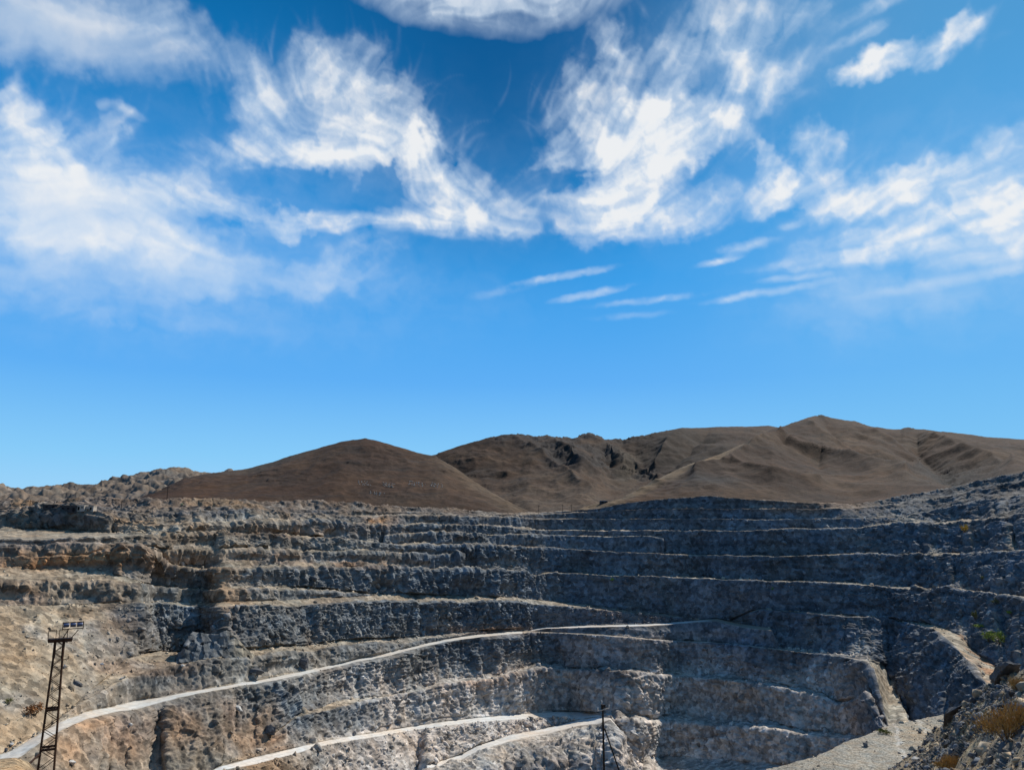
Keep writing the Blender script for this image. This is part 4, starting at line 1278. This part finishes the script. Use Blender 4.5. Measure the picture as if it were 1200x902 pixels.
# ---- stone lettering on the brown hill (strokes too worn to read) -------------------
M_CHALK = plain('chalk_stone', (.36, .345, .32), .95, 0, .2, 1)
def lettering(label, px, py, w, h, seed, n):
    rr = np.random.default_rng(seed)
    pts = []
    for i in range(n):
        x0 = px - w / 2 + w * (i + .5) / n; y0 = py + (x0 - px) * .14
        lean = rr.uniform(-.6, .6)
        for t in np.linspace(0, 1, 4): pts.append((x0 + lean * (t - .5), y0 - h / 2 + h * t))
        if rr.uniform() < .7:
            yy = y0 + rr.choice([-.45, 0, .45]) * h
            for t in np.linspace(0, 1, 3): pts.append((x0 + t * w / n, yy))
    gs = [np.array(ground(x, y, 1.2)) + np.array([0, 0, .25]) for x, y in pts]
    root = empty('stone_lettering', Vector(gs[0]), 0, label, 'hillside lettering', 'white stone lettering on the brown hill')
    for g_ in gs:
        V, F = ROCKS[int(rr.integers(0, len(ROCKS)))]
        st_ = np_mesh('stone', (V * .75) @ rand_rot(rr).T, F, M_CHALK, None, False, root)
        st_.location = Vector(g_) - Vector(gs[0])
lettering('leftmost row of whitish stone letters on the smooth brown hill', 425.5, 565.5, 13, 4, 1, 4)
lettering('second row of whitish stone letters from the left', 455, 567.5, 14, 4, 2, 4)
lettering('third row of stone letters, above two dark marks', 487, 567, 18, 4, 3, 5)
lettering('rightmost row of whitish stone letters on the hill', 511.5, 568.5, 15, 4, 4, 4)
lettering('faint low row of stones under the first two letter rows', 439.5, 577.5, 15, 2, 5, 4)

# ---- cables slung across the shaded wall -------------------------------------------
M_CABLE = plain('grey_cable', (.20, .21, .22), .6, 0, .1, 3)
def cable(label, a, b, sag, rad=.10):
    A, B = Vector(world_at(*a)), Vector(world_at(*b))
    bm = bmesh.new(); prev = None
    for i in range(25):
        t = i / 24; p = A.lerp(B, t) - Vector((0, 0, sag * 4 * t * (1 - t)))
        if prev is not None: bar(bm, prev, p, rad, rad, 6)
        prev = p
    tag(bm_obj('power_cable', bm, M_CABLE), label, 'cable', 'cables slung across the shaded right wall')
cable('upper thin grey cable slung along the shaded right wall', (868, 799, 436), (1064, 757, 352), 1.5)
cable('lower thin grey cable nearer the wall foot', (890, 800, 430), (1040, 772, 372), 1.0)
#THINGS-END

# ---- cirrus sheet: density over bearing / height angle -------------------------
_p2 = np.random.default_rng(21).permutation(512)
_p2 = np.concatenate([_p2, _p2]).astype(np.int32)
_g2 = np.random.default_rng(22).uniform(0, 2 * math.pi, 512)
_g2x, _g2y = np.cos(_g2).astype(np.float32), np.sin(_g2).astype(np.float32)
def n2(x, y):
    xi = np.floor(x).astype(np.int32); yi = np.floor(y).astype(np.int32)
    xf = (x - xi).astype(np.float32); yf = (y - yi).astype(np.float32)
    u = xf * xf * xf * (xf * (xf * 6 - 15) + 10); v = yf * yf * yf * (yf * (yf * 6 - 15) + 10)
    def c(dx, dy):
        h = _p2[_p2[(xi + dx) & 511] + ((yi + dy) & 511)]
        return _g2x[h] * (xf - dx) + _g2y[h] * (yf - dy)
    a = c(0, 0); b = c(1, 0); a = a + u * (b - a)
    b = c(0, 1); d = c(1, 1); b = b + u * (d - b)
    return 1.5 * (a + v * (b - a))
def f2(x, y, o, gain=.5, s=0.0):
    t = 0; a = 1; tt = 0
    for i in range(o):
        t = t + a * n2(x + s + 37.1 * i, y - s + 11.7 * i); tt += a
        a *= gain; x = x * 2.03; y = y * 2.03
    return t / tt

def azel(px, py):
    cx = (px - 600) / FPX; cy = (451 - py) / FPX
    dx = cx; dy = math.cos(PITCH) - cy * math.sin(PITCH); dz = math.sin(PITCH) + cy * math.cos(PITCH)
    return math.degrees(math.atan2(dx, dy)), math.degrees(math.atan2(dz, math.hypot(dx, dy)))

CL = [(60,18,175,56,0,1.1),(195,22,70,34,-14,.6),(40,60,120,28,0,.3),
 (30,205,110,60,0,1.2),(120,222,95,44,-10,1.1),(190,258,48,40,-30,.9),(25,150,80,40,0,.55),(15,112,34,20,45,.5),(130,150,30,20,45,.3),(150,288,150,24,2,.55),(60,268,120,30,0,.8),
 (60,312,200,30,0,.42),(240,314,180,30,3,.26),(330,328,150,24,4,.22),(415,300,70,34,35,.3),(110,365,220,22,0,.16),(300,300,60,20,0,-.15),
 (300,90,20,50,35,.55),(320,140,44,46,-40,.9),(368,66,24,34,20,.5),(430,80,40,36,-20,.55),(405,122,78,50,-10,1.05),(420,170,80,28,6,1.0),(345,182,100,20,4,.75),(348,122,22,22,0,-.35),(250,190,50,16,0,.2),
 (470,150,36,40,-30,.55),(492,185,26,52,-8,.8),(520,220,46,46,-35,.75),(560,240,56,34,-20,.7),(490,256,100,11,2,.9),(540,268,80,11,-2,.55),(420,212,22,18,0,.5),(452,206,34,26,0,-.7),(380,220,60,16,0,-.3),
 (345,262,28,16,5,1.3),(400,262,36,11,3,.85),(268,246,55,15,0,.75),(235,225,60,26,-10,.45),(290,270,40,12,0,.3),
 (585,-60,172,60,0,1.0),(575,70,90,30,0,-.5),(745,20,26,40,20,-.4),
 (745,175,84,60,15,1.3),(700,140,54,62,25,.75),(790,165,96,50,25,1.05),(850,135,80,34,28,.5),(860,55,40,54,25,.85),(812,40,46,38,30,.4),(722,45,22,46,35,.5),(668,80,22,40,35,.3),(770,110,60,56,30,.55),(775,250,108,34,6,1.15),(706,245,64,36,0,.8),(645,190,24,50,-10,.3),(665,212,34,14,10,-.7),(815,205,56,13,25,-.45),(860,230,30,40,0,-.2),(760,215,40,8,20,-.25),
 (612,262,30,14,0,.25),(915,98,70,20,25,.33),(930,20,55,26,10,.36),(885,5,46,24,0,.3),(832,88,30,24,0,-.45),
 (1030,74,50,19,6,1.6),(1105,52,40,17,28,1.1),(1145,32,26,9,36,.8),(1010,40,36,9,10,.5),(1018,12,55,12,10,.45),
 (903,192,13,40,20,.85),(945,172,26,34,25,.6),(975,162,12,30,20,.4),(925,228,54,24,12,1.05),(1005,232,90,22,4,1.0),(1080,212,110,22,14,.9),(1160,200,90,28,16,.5),(1150,255,140,38,4,1.0),(1050,278,130,26,2,.75),(1195,245,80,40,0,.6),(1200,290,120,24,0,.7),(1060,245,80,8,10,-.3),
 (876,288,34,7,4,.85),(1000,302,150,10,0,.4),(925,265,16,6,0,.4),
 (668,322,62,5,8,.7),(690,345,50,5,9,.7),(842,306,28,5,8,.7),(890,344,72,5,4,.7),(926,326,46,4,0,.4),(760,352,76,5,3,.3),(590,340,50,7,12,.25),
 (1100,332,100,7,2,.42),(1050,345,150,24,-14,.24),(950,372,120,28,-18,.16),(740,370,56,5,2,.2),(150,130,26,6,-12,.4),(120,122,9,7,0,.4)]
# direction in which the fibres are combed, (px, py, degrees)
FLOW = [(100,40,8),(60,140,55),(60,220,20),(200,260,-35),(200,320,4),(420,310,30),(300,100,120),(400,70,60),(440,140,-30),(400,180,5),(500,190,105),(560,220,-50),(520,262,-2),
 (600,20,8),(720,60,62),(720,140,50),(820,130,40),(860,50,65),(760,250,15),(690,240,-10),(920,190,70),(970,165,75),(960,230,12),(1100,220,16),(1150,270,4),(1050,70,12),(1140,30,40),(700,330,8),(900,340,5),(1050,360,-20)]

# loose hair-like wisps combed off the sheets: (px, py, direction, length px, how many)
WISPS = [(270,120,118,75,14),(300,150,108,85,14),(340,100,95,60,8),(365,95,78,55,14),(400,100,60,55,12),(440,110,52,60,14),(470,140,68,65,12),(500,190,75,66,16),(520,230,50,66,12),(560,250,40,60,12),(600,250,60,66,12),
 (650,190,76,75,14),(655,130,70,75,14),(690,100,62,75,16),(715,70,70,66,14),(730,40,75,55,9),(790,50,65,66,12),(860,60,70,66,14),(900,110,25,70,12),(870,95,30,60,8),
 (903,212,76,56,12),(935,192,64,50,12),(965,192,80,50,12),(30,150,70,56,9),(60,165,60,60,12),(120,185,50,60,12),(180,225,45,66,12),(20,130,50,44,8),(1145,40,42,30,7),(1110,60,35,34,7),(300,185,15,70,8),(250,185,172,60,8),(235,230,140,60,8),
 (1000,205,50,50,8),(1080,200,40,60,9),(1170,190,45,66,9),(700,210,170,60,8),(850,170,35,70,10)]

def cloud_sheet(AZ, EL):
    w1x = .9 * f2(AZ * .22, EL * .22, 2, s=3); w1y = .7 * f2(AZ * .22, EL * .22, 2, s=91)
    w2x = 1.1 * f2(AZ * .7, EL * .7, 4, s=13); w2y = .8 * f2(AZ * .7, EL * .7, 4, s=53)
    X = AZ + w1x + w2x; Y = EL + w1y + w2y
    tot = np.zeros_like(AZ)
    for px, py, rx, ry, turn, wt in CL:
        a0, e0 = azel(px, py); a1, _ = azel(px + rx, py); _, e1 = azel(px, py - ry)
        sx, sy = abs(a1 - a0) * 1.3, abs(e1 - e0) * 1.3
        m = 1.6 * max(sx, sy) + 2
        c0, c1 = np.searchsorted(AZ[0], [a0 - m, a0 + m]); r0, r1 = np.searchsorted(EL[:, 0], [e0 - m, e0 + m])
        if c1 <= c0 or r1 <= r0: continue
        x = X[r0:r1, c0:c1] - a0; y = Y[r0:r1, c0:c1] - e0
        if ry < 13:                      # thin streaks stay straight
            x = AZ[r0:r1, c0:c1] + .35 * w2x[r0:r1, c0:c1] - a0; y = EL[r0:r1, c0:c1] + .22 * w2y[r0:r1, c0:c1] - e0
        c, s_ = math.cos(math.radians(turn)), math.sin(math.radians(turn))
        u = (c * x + s_ * y) / sx; v = (-s_ * x + c * y) / sy
        q = np.clip(1 - np.sqrt(u * u + v * v) / 1.15, 0, 1)
        tot[r0:r1, c0:c1] += wt * q * q * (3 - 2 * q)
    tot = np.maximum(tot, 0)
    # combed fibres: noise averaged along the wind direction
    cs = np.zeros_like(AZ); sn = np.zeros_like(AZ)
    for px, py, dg in FLOW:
        a0, e0 = azel(px, py)
        wgt = 1 / (((AZ - a0) ** 2 + (EL - e0) ** 2) ** 1.3 + 4.0)
        cs += wgt * math.cos(math.radians(2 * dg)); sn += wgt * math.sin(math.radians(2 * dg))
    th = .5 * np.arctan2(sn, cs) + .75 * f2(AZ * .16, EL * .16, 2, s=7) + .35 * f2(AZ * .6, EL * .6, 2, s=17)
    dxr, dyr = np.cos(th), np.sin(th)
    sa = AZ[0, 1] - AZ[0, 0]; se = EL[1, 0] - EL[0, 0]
    H, W = AZ.shape
    grain = f2(AZ * 1.6, EL * 1.6, 3, .55, s=5) + .45 * n2(AZ * .8 + 9, EL * .8)
    def samp(A, fx, fy):
        fx = np.clip(fx, 0, W - 1.01); fy = np.clip(fy, 0, H - 1.01)
        i = fx.astype(np.int32); j = fy.astype(np.int32)
        u = fx - i; v = fy - j
        a = A[j, i]; a = a + u * (A[j, i + 1] - a)
        b = A[j + 1, i]; b = b + u * (A[j + 1, i + 1] - b)
        return a + v * (b - a)
    GX, GY = np.meshgrid(np.arange(W, dtype=np.float32), np.arange(H, dtype=np.float32))
    lic = grain.copy(); nst = 22; stp = .13
    for sgn in (1, -1):
        fx, fy = GX.copy(), GY.copy(); ux, uy = dxr * sgn, dyr * sgn
        for k in range(nst):
            fx = fx + ux * stp / sa; fy = fy + uy * stp / se
            lic += samp(grain, fx, fy) * (1 - .5 * k / nst)
            vx, vy = samp(dxr, fx, fy), samp(dyr, fx, fy)
            sg = np.where(vx * ux + vy * uy < 0, -1, 1)
            ux, uy = vx * sg, vy * sg
    lic = lic / (1 + 2 * nst * .75)
    lic = np.clip(lic / (lic.std() * 2.2), -1.3, 1.3)
    puff = f2(X * .30, Y * .40, 6, .50, s=71)
    puff = puff / puff.std() / 2.4
    calm = np.zeros_like(AZ)
    for px, py, rx, ry in ((585, 0, 190, 60), (70, 40, 230, 70), (200, 325, 330, 50), (1060, 350, 260, 50), (90, 250, 150, 60)):
        a0, e0 = azel(px, py); a1, _ = azel(px + rx, py); _, e1 = azel(px, py - ry)
        calm = np.maximum(calm, np.exp(-((AZ - a0) / (a1 - a0)) ** 2 - ((EL - e0) / (e1 - e0)) ** 2))
    keep = 1 - .92 * calm
    cap = 1 - np.exp(-.98 * tot)
    edge = cap * (1.3 - cap) * 2.3
    dens = cap + edge * keep * (.11 * lic + .22 * puff) + cap * (.02 * lic + .05 * puff) * keep
    dens += np.clip(cap * 5, 0, 1) * (.03 * lic + .05 * puff) * keep
    al = np.clip((dens - .02) / .86, 0, 1)
    al = al ** 1.15
    # thin veil of ice haze spreading round the denser sheets
    veil = np.zeros_like(AZ)
    for px, py, rx, ry, wv_ in ((110,235,260,120,.34),(250,320,330,55,.32),(410,170,150,90,.2),(770,170,150,130,.2),(1090,250,260,110,.34),(1080,350,260,60,.16),(570,245,110,45,.16),(150,370,330,40,.14),(880,60,160,90,.22)):
        a0, e0 = azel(px, py); a1, _ = azel(px + rx, py); _, e1 = azel(px, py - ry)
        q = ((X - a0) / (a1 - a0)) ** 2 + ((Y - e0) / (e1 - e0)) ** 2
        veil = veil + wv_ * np.exp(-1.6 * q)
    hair = np.zeros_like(AZ)
    rh = np.random.default_rng(4)
    for px, py, dg, ln_, cnt in WISPS:
        bend = rh.normal() * 55
        for k in range(cnt):
            a0, e0 = azel(px + rh.normal() * 17, py + rh.normal() * 9)
            d = math.radians(dg + rh.normal() * 14); L_ = ln_ * rh.uniform(.5, 1.35) * .062
            bd = math.radians(bend + rh.normal() * 35); wd = rh.uniform(.10, .26); op = rh.uniform(.05, .17)
            a, e = a0 - math.cos(d) * L_ * .35, e0 - math.sin(d) * L_ * .35
            for q in range(26):
                t = q / 25.0
                dd = d + bd * t * t
                a += math.cos(dd) * L_ * 1.35 / 25; e += math.sin(dd) * L_ * 1.35 / 25
                wq = wd * (1.25 - .75 * t); m = int(3 * wq / sa) + 2
                i = int((a - AZ[0, 0]) / sa); j = int((e - EL[0, 0]) / se)
                if i < m or j < m or i >= W - m or j >= H - m: continue
                sl = (slice(j - m, j + m + 1), slice(i - m, i + m + 1))
                hair[sl] += op * min(1, 4 * t + .1) * (1 - t) ** .8 * np.exp(-((AZ[sl] - a) ** 2 + (EL[sl] - e) ** 2) / wq ** 2) * min(1.0, .9 * L_ / 25 / wq + .25)
    hair = np.clip(hair * np.clip(.8 + .5 * puff, 0, 1.5), 0, .62)
    veil = veil + hair * .75
    veil = veil * np.clip(.75 + .4 * puff + .10 * lic, 0, 1.4)
    al = 1 - (1 - al * np.clip(cap * 6, 0, 1)) * (1 - np.clip(veil, 0, .6))
    # the smooth lens-shaped sheet high overhead
    a0, e0 = azel(578, -30); a1, _ = azel(578 + 205, -30); _, e1 = azel(578, 48)
    ql = np.sqrt(((AZ + 1.2 * w1x + .6 * w2x - a0) / (a1 - a0)) ** 2 + ((EL + .5 * w1y + .35 * w2y - e0) / (e1 - e0)) ** 2)
    lens = np.clip((1 - ql) * (2.1 + .9 * lic + .5 * puff), 0, 1) * np.clip(.76 + .22 * puff, 0, .95)
    al = np.maximum(al, lens); dens = np.maximum(dens, lens * .75)
    al *= np.clip((EL - 6) / 5, 0, 1)
    al *= np.clip((44 - np.abs(AZ)) / 3, 0, 1)
    thick = np.clip(dens + (.20 * puff + .03 * lic) * (1 - .5 * calm), 0, 1.4)
    return al, thick

AZv = np.arange(-44, 44.01, .072); ELv = np.arange(3, 46, .072)
AZg, ELg = np.meshgrid(AZv, ELv)
CA, CTK = cloud_sheet(AZg, ELg)
RS = 15000.0
ca, ce = np.radians(AZg), np.radians(ELg)
PSK = np.stack([np.sin(ca) * np.cos(ce), np.cos(ca) * np.cos(ce), np.sin(ce)], -1) * RS
core = sm(CTK, .3, 1.1)
ccol = mixc(np.broadcast_to(np.array([.60, .74, .95]), PSK.shape), [.87, .885, .91], core)
M_SKY = bpy.data.materials.new('cirrus'); M_SKY.use_nodes = True
nt = M_SKY.node_tree
for n in list(nt.nodes): nt.nodes.remove(n)
o_ = nd(nt, 'ShaderNodeOutputMaterial'); mx = nd(nt, 'ShaderNodeMixShader'); tr_ = nd(nt, 'ShaderNodeBsdfTransparent'); em = nd(nt, 'ShaderNodeEmission')
at = nd(nt, 'ShaderNodeAttribute', attribute_name='rock_tint'); at2 = nd(nt, 'ShaderNodeAttribute', attribute_name='cover')
nt.links.new(at.outputs['Color'], em.inputs['Color']); nt.links.new(at2.outputs['Fac'], mx.inputs[0])
nt.links.new(tr_.outputs[0], mx.inputs[1]); nt.links.new(em.outputs[0], mx.inputs[2]); nt.links.new(mx.outputs[0], o_.inputs[0])
M_SKY.cycles.emission_sampling = 'NONE'
so_ = np_mesh('sky', PSK.reshape(-1, 3), grid_faces(*AZg.shape)[:, ::-1], M_SKY, ccol.reshape(-1, 3), True)
ac = so_.data.attributes.new('cover', 'FLOAT', 'POINT'); ac.data.foreach_set('value', np.ascontiguousarray(CA.ravel() * .97, np.float32))
tag(so_, kind='structure')
# ----------------------------------------------------------------------------
# sky, sun, camera
# ----------------------------------------------------------------------------
SUN_EL, SUN_AZ = R(44), R(44)          # azimuth measured from +Y towards +X
sun = bpy.data.lights.new('sun', 'SUN')
sun.energy = 5.0; sun.angle = R(.5); sun.color = (1, .94, .85)
so = bpy.data.objects.new('sun', sun); COL.objects.link(so)
sd = Vector((math.cos(SUN_EL) * math.sin(SUN_AZ), math.cos(SUN_EL) * math.cos(SUN_AZ), math.sin(SUN_EL)))
so.rotation_euler = sd.to_track_quat('Z', 'Y').to_euler()

w = bpy.data.worlds.new('World'); scene.world = w; w.use_nodes = True
nt = w.node_tree; L = nt.links.new
for n in list(nt.nodes): nt.nodes.remove(n)
out = nd(nt, 'ShaderNodeOutputWorld'); bg = nd(nt, 'ShaderNodeBackground')
L(bg.outputs[0], out.inputs[0])
sky = nd(nt, 'ShaderNodeTexSky', sky_type='NISHITA', sun_disc=False, sun_elevation=SUN_EL, sun_rotation=SUN_AZ, altitude=1500.0, air_density=1.0, dust_density=.6, ozone_density=2.0)
tc = nd(nt, 'ShaderNodeTexCoord')
sx = nd(nt, 'ShaderNodeSeparateXYZ'); L(tc.outputs['Generated'], sx.inputs[0])
def mth(op, a, b=None, c=None, clamp=False):
    n = nd(nt, 'ShaderNodeMath', operation=op, use_clamp=clamp)
    for i, v in enumerate((a, b, c)):
        if v is None: continue
        if isinstance(v, (int, float)): n.inputs[i].default_value = v
        else: L(v, n.inputs[i])
    return n.outputs[0]
def mrange(v, a, b, c, d_, smooth=True):
    n = nd(nt, 'ShaderNodeMapRange', interpolation_type='SMOOTHSTEP' if smooth else 'LINEAR', inp={'From Min': a, 'From Max': b, 'To Min': c, 'To Max': d_})
    L(v, n.inputs['Value']); return n.outputs[0]
DEG = 180 / math.pi
az = mth('MULTIPLY', mth('ARCTAN2', sx.outputs[0], sx.outputs[1]), DEG)
el = mth('MULTIPLY', mth('ARCSINE', sx.outputs[2]), DEG)
cb = nd(nt, 'ShaderNodeCombineXYZ'); L(az, cb.inputs[0]); L(el, cb.inputs[1])
UV = cb.outputs[0]
# clear-sky colour: sky texture graded by height above the horizon, darkest well away from the sun
ramp = nd(nt, 'ShaderNodeValToRGB')
L(mrange(el, 0, 60, 0, 1, False), ramp.inputs[0])
cr = ramp.color_ramp
stops = [(0, (.40, .70, .97)), (.085, (.24, .60, .95)), (.18, (.11, .43, .92)), (.31, (.03, .335, .82)), (.417, (.004, .25, .66)), (.52, (.0003, .178, .49)), (.68, (.0005, .095, .29)), (1, (.0005, .05, .2))]
while len(cr.elements) < len(stops): cr.elements.new(.5)
for e, (p, c) in zip(cr.elements, stops): e.position = p; e.color = c + (1,)
mixs = nd(nt, 'ShaderNodeMix', data_type='RGBA'); mixs.inputs['Factor'].default_value = .96
skm = nd(nt, 'ShaderNodeVectorMath', operation='SCALE', inp={'Scale': .10}); L(sky.outputs[0], skm.inputs[0])
L(skm.outputs[0], mixs.inputs['A']); L(ramp.outputs[0], mixs.inputs['B'])
# deep blue patch high in the sky, ahead
a0, e0 = azel(585, 95)
mp = nd(nt, 'ShaderNodeMapping', vector_type='TEXTURE', inp={'Location': (a0, e0, 0), 'Scale': (17, 14, 1)}); L(UV, mp.inputs[0])
ln = nd(nt, 'ShaderNodeVectorMath', operation='LENGTH'); L(mp.outputs[0], ln.inputs[0])
dk = mrange(ln.outputs['Value'], 0, 1.3, .48, 0)
right_l = mrange(az, 4, 34, 0, .46)
mixd = nd(nt, 'ShaderNodeMix', data_type='RGBA'); L(dk, mixd.inputs['Factor']); L(mixs.outputs['Result'], mixd.inputs['A']); mixd.inputs['B'].default_value = (.002, .045, .17, 1)
mixr = nd(nt, 'ShaderNodeMix', data_type='RGBA'); L(right_l, mixr.inputs['Factor']); L(mixd.outputs['Result'], mixr.inputs['A']); mixr.inputs['B'].default_value = (.16, .50, .86, 1)

aaz = mth('ABSOLUTE', az)
mixb = nd(nt, 'ShaderNodeMix', data_type='RGBA'); L(mrange(aaz, 50, 110, 0, .7), mixb.inputs['Factor']); L(mixr.outputs['Result'], mixb.inputs['A']); mixb.inputs['B'].default_value = (.095, .21, .42, 1)
L(mixb.outputs['Result'], bg.inputs['Color'])
bg.inputs['Strength'].default_value = 1.0

cam = bpy.data.cameras.new('camera')
cam.sensor_width = 36.0; cam.lens = 36.0 * FPX / 1200.0
cam.clip_start = .1; cam.clip_end = 40000
co = bpy.data.objects.new('camera', cam); COL.objects.link(co)
co.location = (0, 0, 0); co.rotation_euler = (R(90) + PITCH, 0, 0)
scene.camera = co
scene.view_settings.view_transform = 'Standard'
scene.view_settings.look = 'None'
scene.view_settings.exposure = 0.0
scene.view_settings.gamma = 1.0
scene.render.engine = 'CYCLES'
scene.render.resolution_x = 1024; scene.render.resolution_y = 769
